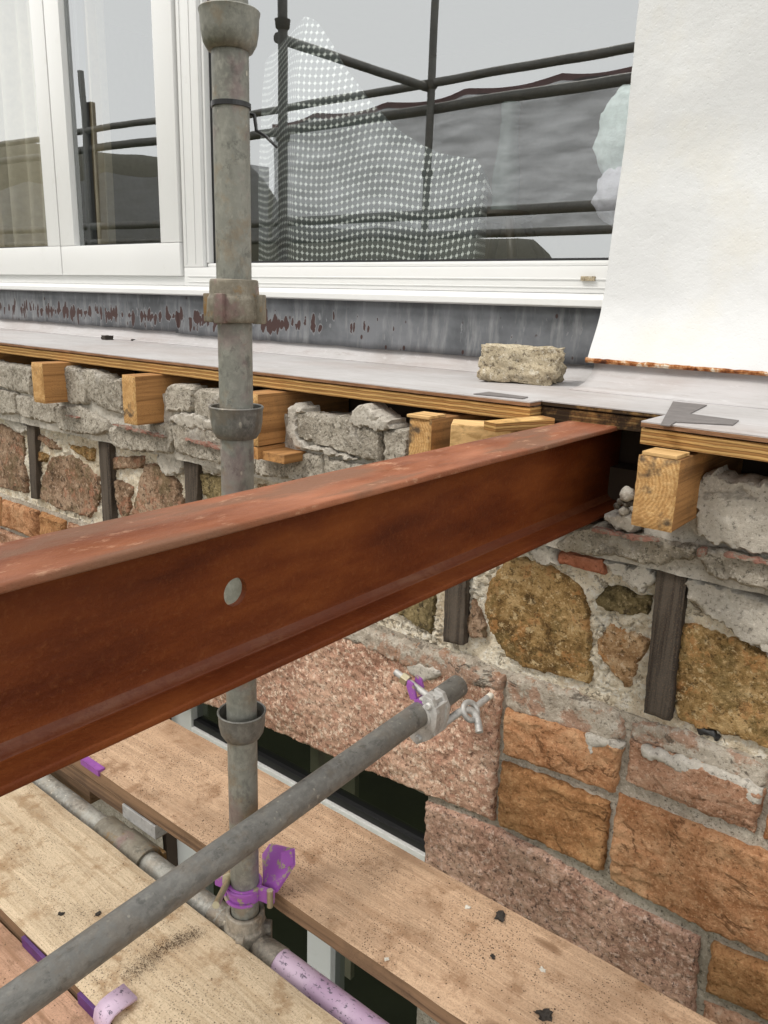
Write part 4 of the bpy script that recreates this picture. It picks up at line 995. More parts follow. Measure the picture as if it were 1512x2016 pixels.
tc = topcup(-1.098, -1.03, 'dirtycup', 35); bowl(-1.098, 'dirtycup')
ct = thing('cable_tie', 'black cable tie strapped around the grey scaffold post', 'cable tie', pp(.243))
mb = MB(); mb.lathe([(.0243, -.003), (.0262, -.003), (.0262, .003), (.0243, .003)], pp(.243), 40); mb.build('strap', MAT['tie_black'], ct)
mb = MB(); mb.tube([pp(.240) + Vector((-.004, .0265, 0)), pp(.236) + Vector((.012, .03, 0)), PX(505, 258, 'y', PYc + .03), PX(525, 270, 'y', PYc + .025), PX(545, 290, 'y', PYc + .018)], [.0026, .0026, .0024, .0022, .0016], 8); mb.build('tail', MAT['tie_black'], ct, smooth=True)
# ledgers locked into the cup
ZL = -1.088
l1 = thing('ledger', 'galvanised ledger tube between the deck boards left of the post', 'scaffold tube', (-2, PYc, H + ZL), 'ledgers')
mb = MB(); mb.tube([(-3.0, PYc, H + ZL), (PXc - .06, PYc, H + ZL)], .02415, 24); mb.build('tube', MAT['ledger'], l1, smooth=40)
mb = MB(); mb.tube([(PXc - .085, PYc, H + ZL), (PXc - .035, PYc, H + ZL)], [.026, .022], 16); mb.build('blade_end', MAT['dirtycup'], l1, smooth=40)
l2 = thing('ledger', 'chipped lilac painted ledger tube right of the post', 'scaffold tube', (-.2, PYc, H + ZL), 'ledgers')
mb = MB(); mb.tube([(PXc + .075, PYc, H + ZL), (1.4, PYc, H + ZL)], .02415, 24); mb.build('tube', MAT['lilac'], l2, smooth=40)
mb = MB(); mb.tube([(PXc + .03, PYc, H + ZL), (PXc + .05, PYc, H + ZL), (PXc + .085, PYc, H + ZL)], [.021, .024, .0255], 20); mb.build('blade_end', MAT['dirtycup'], l2, smooth=40)

# tie tube running to the wall
TX, TZ0, TZ1 = -.795, -.826, -.781
def tz(y): return TZ0 + (TZ1 - TZ0) * (y - .317) / (1.282 - .317)
tie = thing('tie_tube', 'grey scaffold tube slanting from lower left towards the stone wall', 'scaffold tube', (TX, .6, H + tz(.6)))
mb = MB(); ro, ri = .02415, .0205; ya, yb = -.25, 1.285
mb.tube([(TX, y, H + tz(y)) for y in np.linspace(ya, yb, 24)], ro, 32, caps=False); n0 = len(mb.v)
mb.tube([(TX, y, H + tz(y)) for y in (yb, ya)], ri, 32, caps=False)
mb.build('tube', MAT['tie'], tie, smooth=40)
# the coupler at the wall end, its hooked rod, and the ring bolt
cp = thing('ring_tie_coupler', 'silver and purple scaffold coupler clamped near the wall end of the tie tube', 'coupler', (TX, 1.16, H + tz(1.16)))
yc = 1.165; cz = H + tz(yc); ax = Vector((0, 1, (TZ1 - TZ0) / .965)).normalized()
def ringseg(r0, r1, a0, a1, y0, y1, n=18):
    mb = MB()
    for i in range(n + 1):
        a = math.radians(a0 + (a1 - a0) * i / n); ca, sa = math.cos(a), math.sin(a)
        for r, y in ((r0, y0), (r1, y0), (r1, y1), (r0, y1)): mb.v.append(Vector((TX + ca * r, y, H + tz(y) + sa * r)))
    mb.f = [(i*4+j, (i+1)*4+j, (i+1)*4+(j+1) % 4, i*4+(j+1) % 4) for i in range(n) for j in range(4)] + [(0, 1, 2, 3), (n*4+3, n*4+2, n*4+1, n*4)]
    return mb
mb = ringseg(.0243, .0295, -115, 65, yc - .026, yc + .026)
o = mb.build('saddle', MAT['zinc'], cp, smooth=40, bevel=.002)
def plate(pts, th, d):                                       # an outline in the (x, z) plane pushed along y
    mb = MB(); mb.prism(pts, lambda p, t: (TX + p[0], t, cz + p[1]), d, d + th); return mb
mb = plate([(.010, .044), (.030, .040), (.044, .014), (.042, -.016), (.030, -.046), (-.002, -.070), (-.020, -.060), (-.010, -.03), (.018, -.026), (.0265, -.006), (.0255, .012), (.006, .026)], .012, yc - .022); mb.build('cheek', MAT['zinc'], cp, bevel=.002)
mb = plate([(.010, .044), (.030, .040), (.044, .014), (.042, -.016), (.030, -.046), (-.002, -.070), (-.020, -.060), (-.010, -.03), (.018, -.026), (.0265, -.006), (.0255, .012), (.006, .026)], .012, yc + .014); mb.build('cheek', MAT['zinc'], cp, bevel=.002)
mb = MB(); mb.box((.030, yc - .020, -.036), (.040, yc + .022, .026), Matrix.Translation((TX, 0, cz))); mb.box((-.002, yc - .020, .0285), (.03, yc + .022, .034), Matrix.Translation((TX, 0, cz)) @ Matrix.Rotation(math.radians(0), 4, 'Y')); mb.build('back_plate', MAT['zinc'], cp, bevel=.002)
for (dx, dz, r) in ((.024, .026, .0075), (.004, -.053, .0075)):
    mb = MB(); mb.tube([(TX + dx, yc - .0275, cz + dz), (TX + dx, yc - .025, cz + dz), (TX + dx, yc + .03, cz + dz)], [r * .7, r, r], 14); mb.build('rivet', MAT['zinc'], cp, smooth=40)
mb = ringseg(.0243, .029, 65, 120, yc - .02, yc + .02, 8); mb.build('flap', MAT['purple_worn'], cp, smooth=40)
for d in (-.018, .010):
    mb = plate([(-.024, .020), (-.010, .026), (-.020, .056), (-.034, .060), (-.036, .046)], .006, yc + d); mb.build('flap_cheek', MAT['purple_worn'], cp, bevel=.0015)
mb = MB(); mb.tube([(TX + .018, yc - .001, cz + .030), (TX - .075, yc - .004, cz + .060)], .0068, 14); mb.build('bolt', MAT['zinc'], cp, smooth=40)
nd = Vector((-.088, -.003, .028)).normalized(); nb = Vector((TX + .018, yc - .001, cz + .030))
mb = MB(); mb.tube([nb + nd * .062, nb + nd * .078], .0125, 6); mb.build('nut', MAT['brass'], cp, bevel=.001)
rod = thing('hooked_rod', 'bent zinc rod from the coupler hooked through the wall ring bolt', 'rod', (TX + .04, 1.2, cz - .03))
RX, RY, RZ = PX(925, 1400, 'y', 1.26)
mb = MB(); hook = [PX(845, 1448, 'y', 1.165), PX(880, 1420, 'y', 1.205), PX(905, 1402, 'y', 1.235), PX(918, 1397, 'y', 1.25), PX(932, 1402, 'y', 1.262), PX(940, 1418, 'y', 1.258), PX(944, 1442, 'y', 1.245)]
sm = []
for i in range(len(hook) - 1):
    for t in (0, .25, .5, .75): 
        p0_, p1_, p2_, p3_ = hook[max(i-1, 0)], hook[i], hook[i+1], hook[min(i+2, len(hook)-1)]
        sm.append(.5 * ((2 * p1_) + (p2_ - p0_) * t + (2*p0_ - 5*p1_ + 4*p2_ - p3_) * t*t + (3*p1_ - p0_ - 3*p2_ + p3_) * t**3))
sm.append(hook[-1]); mb.tube(sm, .0078, 14); mb.build('bent_bar', MAT['zinc'], rod, smooth=40)
eb = thing('ring_bolt', 'zinc ring bolt fixed in the mortar joint of the stone wall', 'ring bolt', PX(975, 1362, 'y', 1.33))
e0 = PX(976, 1361, 'y', 1.345); rc = PX(926, 1400, 'y', 1.256); sdir = (rc - e0).normalized()
mb = MB(); mb.tube([e0, rc - sdir * .02], .0066, 14); mb.build('shank', MAT['zinc'], eb, smooth=40)
mb = MB(); u1 = Vector((0, 0, 1)); u2 = sdir.cross(u1).normalized(); u1 = u2.cross(sdir)
mb.tube([rc + (sdir * math.cos(a) + (u1 * .8 + u2 * .6).normalized() * math.sin(a)) * .0185 for a in np.linspace(0, 2 * math.pi, 29)[:-1]], .0062, 12, closed=True); mb.build('ring', MAT['zinc'], eb, smooth=True)
mb = MB(); mb.tube([e0 + sdir * .004, e0 + sdir * .03], .0068, 14); mb.build('paint_dab', MAT['white_crumb'], eb, smooth=True)

# purple coupler on the post
pc = thing('purple_coupler', 'purple scaffold coupler bolted round the grey post above the ledger', 'coupler', pp(-1.0))
zc_ = -.985
def pring(r0, r1, a0, a1, z0, z1, name, mat, n=22):
    mb = MB(); c = pp(zc_)
    for i in range(n + 1):
        a = math.radians(a0 + (a1 - a0) * i / n)
        for r, z in ((r0, z0), (r1, z0), (r1, z1), (r0, z1)): mb.v.append(Vector((c.x + r * math.cos(a), c.y + r * math.sin(a), c.z + z)))
    mb.f = [(i*4+j, (i+1)*4+j, (i+1)*4+(j+1) % 4, i*4+(j+1) % 4) for i in range(n) for j in range(4)] + [(0, 1, 2, 3), (n*4+3, n*4+2, n*4+1, n*4)]
    return mb.build(name, MAT[mat], pc, smooth=40, bevel=.0012)
pring(.0245, .031, -200, 10, -.013, .013, 'band', 'purple_worn'); pring(.0315, .036, -170, -20, -.013, -.008, 'rib', 'purple_worn'); pring(.0315, .036, -170, -20, .008, .013, 'rib', 'purple_worn')
pring(.0245, .030, 10, 150, -.013, .013, 'back_band', 'purple_worn')
c = pp(zc_)
mb = MB(); mb.box((.026, -.004, -.013), (.058, .006, .013), Matrix.Translation(c) @ Matrix.Rotation(math.radians(14), 4, 'Z')); mb.build('hinge_lug', MAT['purple_worn'], pc, bevel=.002)
mb = MB(); mb.tube([c + Vector((.052, .01, -.016)), c + Vector((.052, .01, .017))], .0055, 12); mb.build('hinge_pin', MAT['brass'], pc, smooth=40)
mb = MB(); mb.box((-.058, -.010, -.012), (-.028, -.001, .012), Matrix.Translation(c) @ Matrix.Rotation(math.radians(12), 4, 'Z')); mb.build('bolt_lug', MAT['purple_worn'], pc, bevel=.002)
b0 = c + Vector((-.045, .01, 0)); b1 = PX(425, 1782, 'y', .66); bd = (b1 - b0).normalized()
mb = MB(); mb.tube([b0, b1], .0058, 14); mb.build('bolt', MAT['brass'], pc, smooth=40)
mb = MB(); mb.tube([b0 + bd * .022, b0 + bd * .036], .0125, 6); mb.build('nut', MAT['brass'], pc, bevel=.0015)
pl = [PX(512, 1700, 'y', .80), PX(560, 1715, 'y', .80), PX(545, 1765, 'y', .80), PX(515, 1745, 'y', .80)]
A = [PX(516, 1682, 'y', .805), PX(530, 1662, 'y', .81), PX(574, 1672, 'y', .81), PX(575, 1704, 'y', .795), PX(560, 1728, 'y', .785), PX(540, 1758, 'y', .775), PX(518, 1742, 'y', .775)]
mb = MB(); mb.add(A + [p + Vector((.003, .005, 0)) for p in A], [tuple(range(7)), tuple(range(13, 6, -1))] + [(i, (i+1) % 7, 7+(i+1) % 7, 7+i) for i in range(7)]); mb.build('jaw_plate', MAT['purple_worn'], pc)
B = [A[1], A[2], A[3], PX(532, 1692, 'y', .802)]
mb = MB(); q2 = [p + Vector((.004, -.014, .006)) for p in (A[2], A[3])]
mb.add([A[2], A[3], A[3] + Vector((-.004, -.022, .004)), A[2] + Vector((-.004, -.022, .004))], [(0, 1, 2, 3)])
o = mb.build('jaw_lip', MAT['purple_worn'], pc); s = o.modifiers.new('thickness', 'SOLIDIFY'); s.thickness = .004

# boards -------------------------------------------------------------------------
def board(name, label, x0, x1, y0, y1, zt, th, mat, group, seed, side='board_side', yaw=0.):
    t = thing(name, label, 'scaffold board', ((x0 + x1) / 2, (y0 + y1) / 2, H + zt - th), group)
    n = max(4, int((x1 - x0) / .02)); ny = 10; mb = MB(); cx, cy = (x0+x1)/2, (y0+y1)/2; r = .004
    def P(x, y, z):
        return Vector((x, y + yaw * (x - cx), z + H))
    for i in range(n + 1):
        x = x0 + (x1 - x0) * i / n; w0 = .0022 * fbm((x, seed, 0), 5, 4); w1 = .0022 * fbm((x, seed, 7), 5, 4)
        for j in range(ny + 1):
            y = y0 + w0 + (y1 + w1 - y0 - w0) * j / ny
            z = zt + .0016 * fbm((x * .6, y * 3 + seed, 3), 5, 3) - (r if j in (0, ny) else 0)
            mb.v.append(P(x, y, z))
    W = ny + 1; mb.f = [(i*W+j, (i+1)*W+j, (i+1)*W+j+1, i*W+j+1) for i in range(n) for j in range(ny)]
    mb.build('top_face', MAT[mat], t, smooth=60)
    mb = MB()
    for i in range(n + 1):
        x = x0 + (x1 - x0) * i / n; w0 = .0022 * fbm((x, seed, 0), 5, 4); w1 = .0022 * fbm((x, seed, 7), 5, 4)
        za = zt - r + .0016 * fbm((x * .6, (y0 + w0) * 3 + seed, 3), 5, 3); zb_ = zt - r + .0016 * fbm((x * .6, (y1 + w1) * 3 + seed, 3), 5, 3)
        mb.v += [P(x, y0 + w0, za), P(x, y0 + w0 + .001 * fbm((x, 2, seed), 9, 3), zt - th), P(x, y1 + w1, zt - th), P(x, y1 + w1, zb_)]
    mb.f = [(i*4+j, (i+1)*4+j, (i+1)*4+j+1, i*4+j+1) for i in range(n) for j in range(3)] + [(0, 1, 2, 3), (n*4+3, n*4+2, n*4+1, n*4)]
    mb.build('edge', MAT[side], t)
    return t
ZW, ZB = -.990, -1.055
bw = board('scaffold_board', 'wide wooden scaffold board beside the stone wall, speckled with dirt', -2.9, .9, .787, 1.020, ZW, .036, 'board_wall', 'scaffold boards', 1.)
b1_ = board('scaffold_board', 'pale wooden scaffold board left of the cross joint, before the galvanised ledger', -3.0, -1.0365, .500, .722, ZB, .037, 'board', 'scaffold boards', 2., yaw=-.006)
b2_ = board('scaffold_board', 'pale wooden scaffold board carrying the trail of brown crumbs and the lilac clip', -1.0355, 1.2, .4925, .7155, ZB - .0015, .037, 'board', 'scaffold boards', 3., yaw=-.002)
b3_ = board('scaffold_board', 'reddish wooden scaffold board at the bottom left corner behind the purple edge', -2.8, 1.2, .262, .4905, ZB - .022, .038, 'board_pink', 'scaffold boards', 4.)
xe = PX(309, 1640, 'y', .79).x
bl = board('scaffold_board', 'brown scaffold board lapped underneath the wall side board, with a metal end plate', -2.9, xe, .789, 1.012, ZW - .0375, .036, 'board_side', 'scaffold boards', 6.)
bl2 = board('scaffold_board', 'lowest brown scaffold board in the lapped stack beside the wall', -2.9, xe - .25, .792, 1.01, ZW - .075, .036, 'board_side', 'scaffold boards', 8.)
# purple painted edges
def edge_paint(b_, x0, x1, y, zt, zb):
    mb = MB(); mb.box((x0, y - .0022, H + zb), (x1, y + .004, H + zt)); mb.build('painted_edge', MAT['purple_dark'], b_, bevel=.0008)
edge_paint(b2_, PX(52, 1832, 'z', ZB).x, PX(118, 1900, 'z', ZB).x, .4905, ZB - .006, ZB - .036)
edge_paint(b2_, PX(158, 1945, 'z', ZB).x, PX(200, 1990, 'z', ZB).x, .4905, ZB - .006, ZB - .036)
mb = MB(); mb.box((PX(148, 1500, 'z', ZW).x, .7835, H + ZW - .012), (PX(182, 1525, 'z', ZW).x, .80, H + ZW + .002)); mb.build('painted_edge', MAT['purple'], bw)
# nail plate on the edge of the wall-side board
p0 = PX(228, 1580, 'y', .785); p1 = PX(308, 1640, 'y', .785)
mb = MB(); mb.box((xe - .11, .7835, H + ZW - .070), (xe + .0025, .7885, H + ZW - .040)); mb.box((xe + .0005, .7835, H + ZW - .070), (xe + .003, .86, H + ZW - .040)); mb.build('end_plate', MAT['zinc'], bl, bevel=.001)
# clip over the ledger left of the post
cl = thing('ledger_clip', 'rusty cast clip hooked over the galvanised ledger', 'clip', (-1.13, PYc, H + ZL))
mb = MB(); x0, x1 = PX(205, 1630, 'y', PYc).x, PX(292, 1690, 'y', PYc).x; nn = 16
for x in (x0, x1):
    for r in (.0247, .033):
        for i in range(nn + 1): a = math.radians(-40 + 220 * i / nn); mb.v.append(Vector((x, PYc + r * math.cos(a), H + ZL + r * math.sin(a) * (1.0 if r < .03 else .93))))
m1 = nn + 1
for i in range(nn): mb.f += [(i, i+1, m1+i+1, m1+i), (2*m1+i, 3*m1+i, 3*m1+i+1, 2*m1+i+1), (m1+i, m1+i+1, 3*m1+i+1, 3*m1+i), (i, 2*m1+i, 2*m1+i+1, i+1)]
mb.f += [(0, m1, 3*m1, 2*m1), (nn, 2*m1+nn, 3*m1+nn, m1+nn)]
mb.build('hook', MAT['topcup'], cl, smooth=40, bevel=.0015)
mb = MB(); mb.box((x0 + .05, PYc + .028, H + ZL - .02), (x1 + .01, PYc + .036, H + ZL + .012)); mb.build('lug', MAT['topcup'], cl, bevel=.002)
# lilac strap end between the boards
sc_ = thing('transom_clip', 'lilac painted steel clip curling over the edge of the pale board', 'clip', PX(210, 1980, 'z', ZB))
a = PX(186, 1968, 'z', ZB + .006); b = PX(240, 1940, 'z', ZB + .006)
dv = (b - a); dv.z = 0; wv = Vector((.038, -.001, 0))
ar = [Vector((0, -.004, -.035)), Vector((0, -.008, -.012)), Vector((0, -.004, .004)), Vector((0, .006, .011)), Vector((0, .02, .0125)), Vector((0, .047, .0105))]
org = PX(196, 1982, 'z', ZB); org.y = .4905
mb = MB()
for p in ar: mb.v += [org + p, org + p + wv]
mb.f = [(2*i, 2*i+1, 2*i+3, 2*i+2) for i in range(len(ar) - 1)]
o = mb.build('strap', MAT['lilac'], sc_, smooth=True); s = o.modifiers.new('thickness', 'SOLIDIFY'); s.thickness = .0055
# dirt on the boards
rng = random.Random(5); mb = MB()
def crumb(mb, p, r):
    q = [Vector((rng.uniform(-1, 1), rng.uniform(-1, 1), 0)).normalized() * r * rng.uniform(.6, 1.2) for _ in range(3)]
    mb.add([p + q[0], p + q[1], p + q[2], p + Vector((0, 0, r * rng.uniform(.5, 1)))], [(0, 1, 3), (1, 2, 3), (2, 0, 3)])
def boards_z(y): return ZW if y > .78 else (ZB if y > .495 else ZB - .022)
for _ in range(2600):
    x = rng.uniform(-1.9, -.1); y = rng.choice([rng.uniform(.79, 1.015)] * 3 + [rng.uniform(.505, .712), rng.uniform(.25, .465)])
    if noise.noise(Vector((x * 5, y * 5, 2))) < rng.uniform(-.6, .5): continue
    crumb(mb, Vector((x, y, H + boards_z(y))), rng.uniform(.0008, .0022))
for i in range(2200):                                          # the trail of brown crumbs
    t = rng.random(); p = PX(250 + 145 * t, 1925 - 88 * t - 14 * math.sin(t * 3), 'z', ZB); q = Vector((rng.gauss(0, .010), rng.gauss(0, .008), 0)); crumb(mb, p + q, rng.uniform(.0005, .0013))
tag(mb.build('board_crumbs', MAT['crumb'], None), 'dark brown crumbs of dirt scattered over the scaffold boards', 'dirt', kind='stuff')
for (u, v, s, m, lab) in [(985,1806,.016,'char','black curled flake on the wall side board'),(1072,2000,.018,'char','dark round crumb on the wall side board near the bottom edge'),(970,1884,.007,'char','small dark crumb on the middle of the wall side board'),(921,1787,.007,'white_crumb','small white stone chip on the wall side board'),(1068,1910,.007,'white_crumb','white chip right of the dark crumb on the wall side board'),(761,1889,.006,'white_crumb','white chip near the front edge of the wall side board'),(120,1800,.008,'char','small black flake beside the crack in the pale board'),(193,1800,.008,'char','small dark pellet above the tie tube on the pale board')]:
    p = PX(u, v, 'z', ZW if u > 400 else ZB); rock('dirt_crumb' if m == 'char' else 'stone_chip', MAT[m], p, (s, s * .75, s * .34), lab, 'crumb', u * .13, .9, 3, 'crumbs on the boards', .15, u)

# ------------------------------------------------------------------ lower window
lw = thing('lower_window', 'dark glazed window with white frame in the stone wall behind the lower board', 'window', (-1.4, 1.42, H - 2.4))
def lbox(name, x0, x1, z0, z1, y0, y1, mat): mb = MB(); mb.box((x0, y0, z0 + H), (x1, y1, z1 + H)); return mb.build(name, MAT[mat], lw, bevel=.003)
lbox('jamb', -1.972, -1.865, -2.3, -1.12, 1.40, 1.47, 'upvc'); lbox('mullion', -1.345, -1.25, -2.3, -1.41, 1.402, 1.47, 'upvc')
lbox('head', -1.8645, -.895, -1.16, -1.10, 1.402, 1.47, 'upvc')
p0 = PX(400, 1455, 'y', 1.405); zs_ = p0.z - H
lbox('gasket', -1.8645, -.895, -1.3475, -1.325, 1.408, 1.45, 'gasket'); 
o = lbox('transom_rail', -1.8645, -.895, -1.44, -1.348, 1.398, 1.46, 'pebble')
mb = MB(); mb.add([(-1.8645, 1.425, H - 1.325), (-.895, 1.425, H - 1.325), (-.895, 1.425, H - 1.16), (-1.8645, 1.425, H - 1.16)], [(0, 1, 2, 3)]); mb.build('pane', MAT['glass_low'], lw)
mb = MB(); mb.add([(-1.8645, 1.425, H - 2.3), (-.895, 1.425, H - 2.3), (-.895, 1.425, H - 1.44), (-1.8645, 1.425, H - 1.44)], [(0, 1, 2, 3)]); mb.build('pane', MAT['glass_low'], lw)
lr = thing('lower_room', 'dim room behind the lower window', 'room', (-1.4, 2.2, H - 2.4))
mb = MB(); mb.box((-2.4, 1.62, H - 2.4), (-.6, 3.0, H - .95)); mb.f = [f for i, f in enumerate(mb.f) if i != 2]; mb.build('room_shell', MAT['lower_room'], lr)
mb = MB(); mb.box((-1.62, 1.70, H - 2.3), (-1.42, 1.72, H - 1.1)); mb.build('hanging_blind', MAT['curtain'], lr)

# ------------------------------------------------------------------ the room behind the upper window
rm = thing('room', 'dim beige room behind the upper window', 'room', (-2.6, 3.4, H - .6))
X0, X1, Y0, Y1, Z0, Z1 = -5.2, -.6, 1.94, 5.2, H - .6, H + 1.75
for nm, m, a, b in [('floor', 'room_floor', (X0, Y0, Z0 - .05), (X1, Y1, Z0)), ('ceiling', 'room_wall', (X0, Y0, Z1), (X1, Y1, Z1 + .05)), ('back_wall', 'room_wall', (X0, Y1, Z0), (X1, Y1 + .05, Z1)), ('side_wall', 'room_wall', (X0 - .05, Y0, Z0), (X0, Y1, Z1)), ('side_wall', 'room_wall', (X1, Y0, Z0), (X1 + .05, Y1, Z1)), ('window_board', 'upvc', (X0, Y0, H + .0), (X1, Y0 + .16, H + .035))]:
    mb = MB(); mb.box(a, b); mb.build(nm, MAT[m], rm)
mb = MB(); mb.box((X0, Y0, Z0), (X1, Y0 + .05, H - .002)); mb.build('apron_wall', MAT['room_wall'], rm)
# armchair under a dotted throw
ch = thing('armchair', 'armchair in dark dotted fabric seen through the large pane', 'armchair', (-2.0, 2.5, Z0))
YCH = 2.06
front = [(600, 560), (578, 22), (600, 30), (626, 72), (650, 118), (697, 185), (748, 242), (790, 270), (836, 293), (880, 301), (915, 306), (928, 322), (938, 360), (915, 560)]
fp = [PX(u, v, 'y', YCH) for u, v in front]
z_lo = Z0 + .02
cnr_x = fp[0].x
def chair_top(x):
    pts = sorted([(p.x, p.z) for p in fp[1:13]])
    for (xa, za), (xb, zb) in zip(pts, pts[1:]):
        if xa <= x <= xb: return za + (zb - za) * (x - xa) / (xb - xa + 1e-9)
    return pts[0][1] if x < pts[0][0] else pts[-1][1]
xr = fp[12].x; xl = fp[1].x; nxx, nzz = 60, 50; vs = []; uv = []; fs = []
def chair_pt(s, t):
    """s along the cloth from the far left corner, t up"""
    if s < .45:
        a = s / .45; x = xl - .40 * (1 - a); y = YCH + .20 * (1 - a); zt_ = chair_top(xl + .004) - .03 * (1 - a); un = -.50 * (1 - a)
    else:
        a = (s - .45) / .55; x = xl + (xr - xl) * a; y = YCH + .03 * math.sin(a * 3); zt_ = chair_top(x); un = (xr - xl) * a
    z = z_lo + (zt_ - z_lo) * t
    fold = .010 * noise.noise(Vector((s * 5, t * 2, 1))) + .003 * math.sin(z * 16 + s * 5)
    return Vector((x + .3 * fold, y - fold + .05 * t ** 6, z)), (un + .004 * math.sin(z * 18), z + .012 * math.sin(un * 14))
for i in range(nxx + 1):
    for j in range(nzz + 1):
        p, q = chair_pt(i / nxx, j / nzz); vs.append(p); uv.append(q)
fs = [(i*(nzz+1)+j, (i+1)*(nzz+1)+j, (i+1)*(nzz+1)+j+1, i*(nzz+1)+j+1) for i in range(nxx) for j in range(nzz)]
b = len(vs)                                                   # the back of the cloth, to give the chair its depth
for i in range(nxx + 1):
    p, q = chair_pt(i / nxx, 1); vs.append(p + Vector((0, max(.03, YCH + .10 - p.y), -.03))); uv.append((q[0], q[1] + .5))
for i in range(nxx): fs.append((i*(nzz+1)+nzz, (i+1)*(nzz+1)+nzz, b+i+1, b+i))
b2 = len(vs)
for j in range(nzz + 1): p = vs[nxx*(nzz+1)+j]; vs.append(Vector((p.x - .02, YCH + .10, p.z))); uv.append((uv[nxx*(nzz+1)+j][0] + .5, uv[nxx*(nzz+1)+j][1]))
for j in range(nzz): fs.append((nxx*(nzz+1)+j, b2+j, b2+j+1, nxx*(nzz+1)+j+1))
mb = MB(); mb.add(vs, fs); mb.uv = uv; mb.build('throw', MAT['dots'], ch, smooth=True)
mb = MB(); mb.box((xl + .02, YCH + .12, Z0), (xr - .06, YCH + .5, H + .05)); mb.build('seat_frame', MAT['darkfurn'], ch, bevel=.03)
# table lamp and its stand
lp = thing('table_lamp', 'grey green bottle shaped lamp on a dark stand behind the large pane', 'lamp', PX(992, 420, 'y', 2.7))
lz = PX(992, 418, 'y', 2.7)
mb = MB(); mb.lathe([(.001, 0), (.052, 0), (.052, .02), (.046, .03), (.05, .05), (.053, .09), (.05, .14), (.040, .20), (.034, .26), (.034, .30), (.001, .30)], lz, 28); mb.build('body', MAT['lampbase'], lp, smooth=50)
mb = MB(); mb.lathe([(.001, .30), (.030, .30), (.036, .36), (.034, .37), (.001, .37)], lz, 28); mb.build('neck', MAT['lampbase'], lp, smooth=50)
st = thing('stool', 'dark round topped stool under the bottle shaped lamp', 'stool', (lz.x, lz.y, Z0))
mb = MB(); mb.lathe([(.001, -.03), (.10, -.03), (.11, -.015), (.10, -.001), (.001, -.001)], lz, 28); mb.build('seat', MAT['darkfurn'], st, smooth=50)
for sx, sy in ((-1, -1), (1, -1), (1, 1), (-1, 1)):
    mb = MB(); mb.tube([lz + Vector((sx * .06, sy * .06, -.03)), lz + Vector((sx * .11, sy * .11, -.15)), Vector((lz.x + sx * .15, lz.y + sy * .15, Z0))], [.02, .018, .014], 10); mb.build('leg', MAT['darkfurn'], st, smooth=True)
def cushion(u, v, Y, sx, sz, sy, m, lab):
    c = PX(u, v, 'y', Y); bm = bmesh.new(); bmesh.ops.create_uvsphere(bm, u_segments=32, v_segments=20, radius=1)
    mb = MB(); mb.add([Vector((c.x + p.co.x * sx, c.y + p.co.y * sy, c.z + p.co.z * sz)) * 1 + Vector(p.co) * .012 * fbm(p.co, 3, 4) for p in bm.verts], [tuple(x.index for x in f.verts) for f in bm.faces]); bm.free()
    return tag(mb.build('cushion', MAT[m], None, smooth=True), lab, 'cushion', 'cushions by the window')
cushion(1254, 270, 2.06, .105, .125, .07, 'plush', 'pale blue plush cushion at the right end of the large pane')
cushion(1250, 385, 2.06, .105, .085, .08, 'plush2', 'lavender plush cushion beneath the pale blue one')
# curtain at the left
cu = thing('curtain', 'beige curtain hanging behind the left casement', 'curtain', (-3.9, 2.1, Z0))
def drape(x0, x1, y, nfold):
    mb = MB(); n = 90
    for i in range(n + 1):
        t = i / n; x = x0 + (x1 - x0) * t
        for z in np.linspace(Z0 + .02, Z1 - .1, 12): mb.v.append(Vector((x + .008 * math.sin(z * 3 + t * 9), y + .03 * math.sin(t * nfold * 6.28) + .01 * math.sin(t * 31), z)))
    mb.f = [(i*12+j, (i+1)*12+j, (i+1)*12+j+1, i*12+j+1) for i in range(n) for j in range(11)]; return mb
drape(-4.9, -3.62, 2.06, 9).build('cloth', MAT['curtain'], cu, smooth=True)
drape(-3.34, -3.2, 2.10, 3).build('cloth', MAT['curtain'], cu, smooth=True)

# ------------------------------------------------------------------ the outer scaffold behind the photographer
YO = -.50
def std(x, y, lab):
    t = thing('scaffold_standard', lab, 'scaffold post', (x, y, 0), 'far scaffold posts'); mb = MB(); mb.tube([(x, y, 0), (x, y, 6)], .02415, 16); mb.build('tube', MAT['tie'], t, smooth=40)
    for z in (1.0, 1.5, 2.0, 2.5, 3.0, 3.5, 4.0, 4.5, 5.0, 5.5):
        mb = MB(); mb.lathe([(.0243, -.045), (.0345, -.035), (.0378, -.006), (.0395, 0), (.036, 0), (.0345, -.022), (.0243, -.036)], (x, y, z), 20); mb.build('lower_cup', MAT['cup'], t, smooth=50)
std(-3.08, YO, 'grey outer scaffold post mirrored in the middle of the large pane'); std(-3.07, PYc, 'grey inner scaffold post mirrored in the large pane left of the middle one')
std(-.87, YO, 'grey outer scaffold post nearest the camera'); std(1.35, YO, 'grey outer scaffold post to the right of the camera'); pe = PX(247, 150, 'y', 4.22)
et = thing('scaffold_standard', 'short timber clad scaffold post end mirrored in the left casement', 'scaffold post', (pe.x, YO, 0), 'far scaffold posts')
mb = MB(); mb.tube([(pe.x, YO, 0), (pe.x, YO, pe.z)], .02415, 16); mb.build('tube', MAT['tie'], et, smooth=40)
mb = MB(); mb.box((pe.x - .06, YO - .075, 2.2), (pe.x + .06, YO - .03, pe.z - .22)); mb.build('lashed_plank', MAT['darkfurn'], et, bevel=.004)
std(1.35, PYc, 'grey inner scaffold post to the right of the view')
def rail(name, p, q, lab, r=.02415, mat='tie'):
    t = MB(); t.tube([p, q], r, 16); return tag(t.build(name, MAT[mat], None, smooth=40), lab, 'scaffold tube', 'scaffold rails')
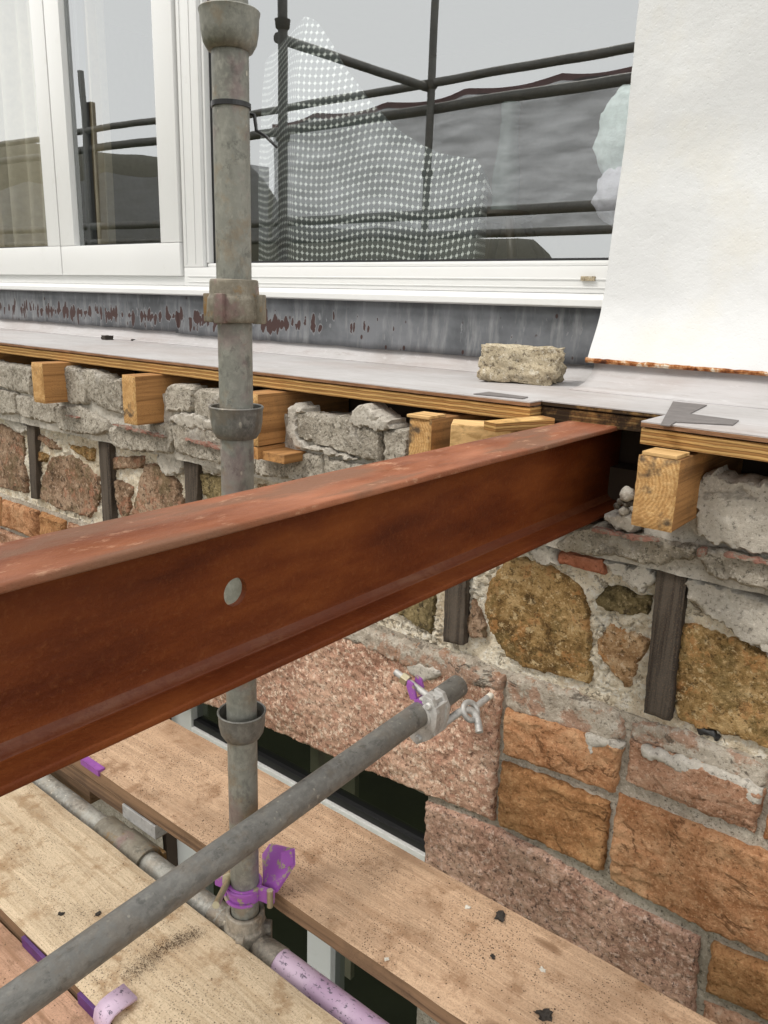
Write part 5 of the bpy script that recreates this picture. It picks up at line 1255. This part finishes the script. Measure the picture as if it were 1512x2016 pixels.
rail('guard_rail', (-10, YO, H + 1.29), (2.5, YO, H + 1.29), 'upper long guard rail tube mirrored across the large pane')
rail('guard_rail', (-10, YO - .05, H + 1.16), (2.5, YO - .05, H + 1.16), 'second long guard rail tube just below the upper one', .03)
rail('guard_rail', (-10, YO, H + .54), (2.5, YO, H + .54), 'long middle guard rail tube mirrored low in the large pane', .03)
rail('guard_rail', (-10, YO, H + .415), (2.5, YO, H + .415), 'lowest long guard rail tube mirrored at the foot of the pane')
rail('transom', (-3.11, YO, H + 1.27), (-3.11, PYc, H + 1.23), 'short cross tube between outer and inner scaffold posts')
# netting with a faded hem
net = thing('debris_netting', 'grey debris netting hung from the outer guard rails', 'netting', (-2, YO - .06, H + .5))
mb = MB(); nx, nz = 160, 24
def net_pt(x, t):
    sag = .035 * abs(math.sin((x + .4) * math.pi / .62)); zt = H + 1.255 - sag; zb_ = H + .44 - .02 * abs(math.sin(x * 4))
    return Vector((x, YO - .09 + .02 * noise.noise(Vector((x * 3, t * 4, 0))) + .012 * math.sin(x * 9 + t * 5), zt + (zb_ - zt) * t))
for i in range(nx + 1):
    for j in range(nz + 1): mb.v.append(net_pt(-4.55 + 6.8 * i / nx, j / nz))
mb.f = [(i*(nz+1)+j, (i+1)*(nz+1)+j, (i+1)*(nz+1)+j+1, i*(nz+1)+j+1) for i in range(nx) for j in range(nz)]
mb.build('mesh_sheet', MAT['net'], net, smooth=True)
mb = MB(); n2 = 80
for i in range(n2 + 1):
    x = -9.5 + 4.9 * i / n2; zt = H + .98 - .07 * abs(math.sin(x * 2.6)); zb_ = H + .40
    for j in range(9): mb.v.append(Vector((x, YO - .09 + .02 * noise.noise(Vector((x * 3, j * .4, 4))), zt + (zb_ - zt) * j / 8)))
mb.f = [(i*9+j, (i+1)*9+j, (i+1)*9+j+1, i*9+j+1) for i in range(n2) for j in range(8)]
mb.build('mesh_sheet', MAT['net'], net, smooth=True)
mb = MB()
for i in range(nx + 1): p = net_pt(-4.55 + 6.8 * i / nx, 0); mb.v += [p + Vector((0, .003, 0)), p + Vector((0, .003, -.035))]
mb.f = [(2*i, 2*i+2, 2*i+3, 2*i+1) for i in range(nx)]; mb.build('hem', MAT['net_hem'], net, smooth=True)
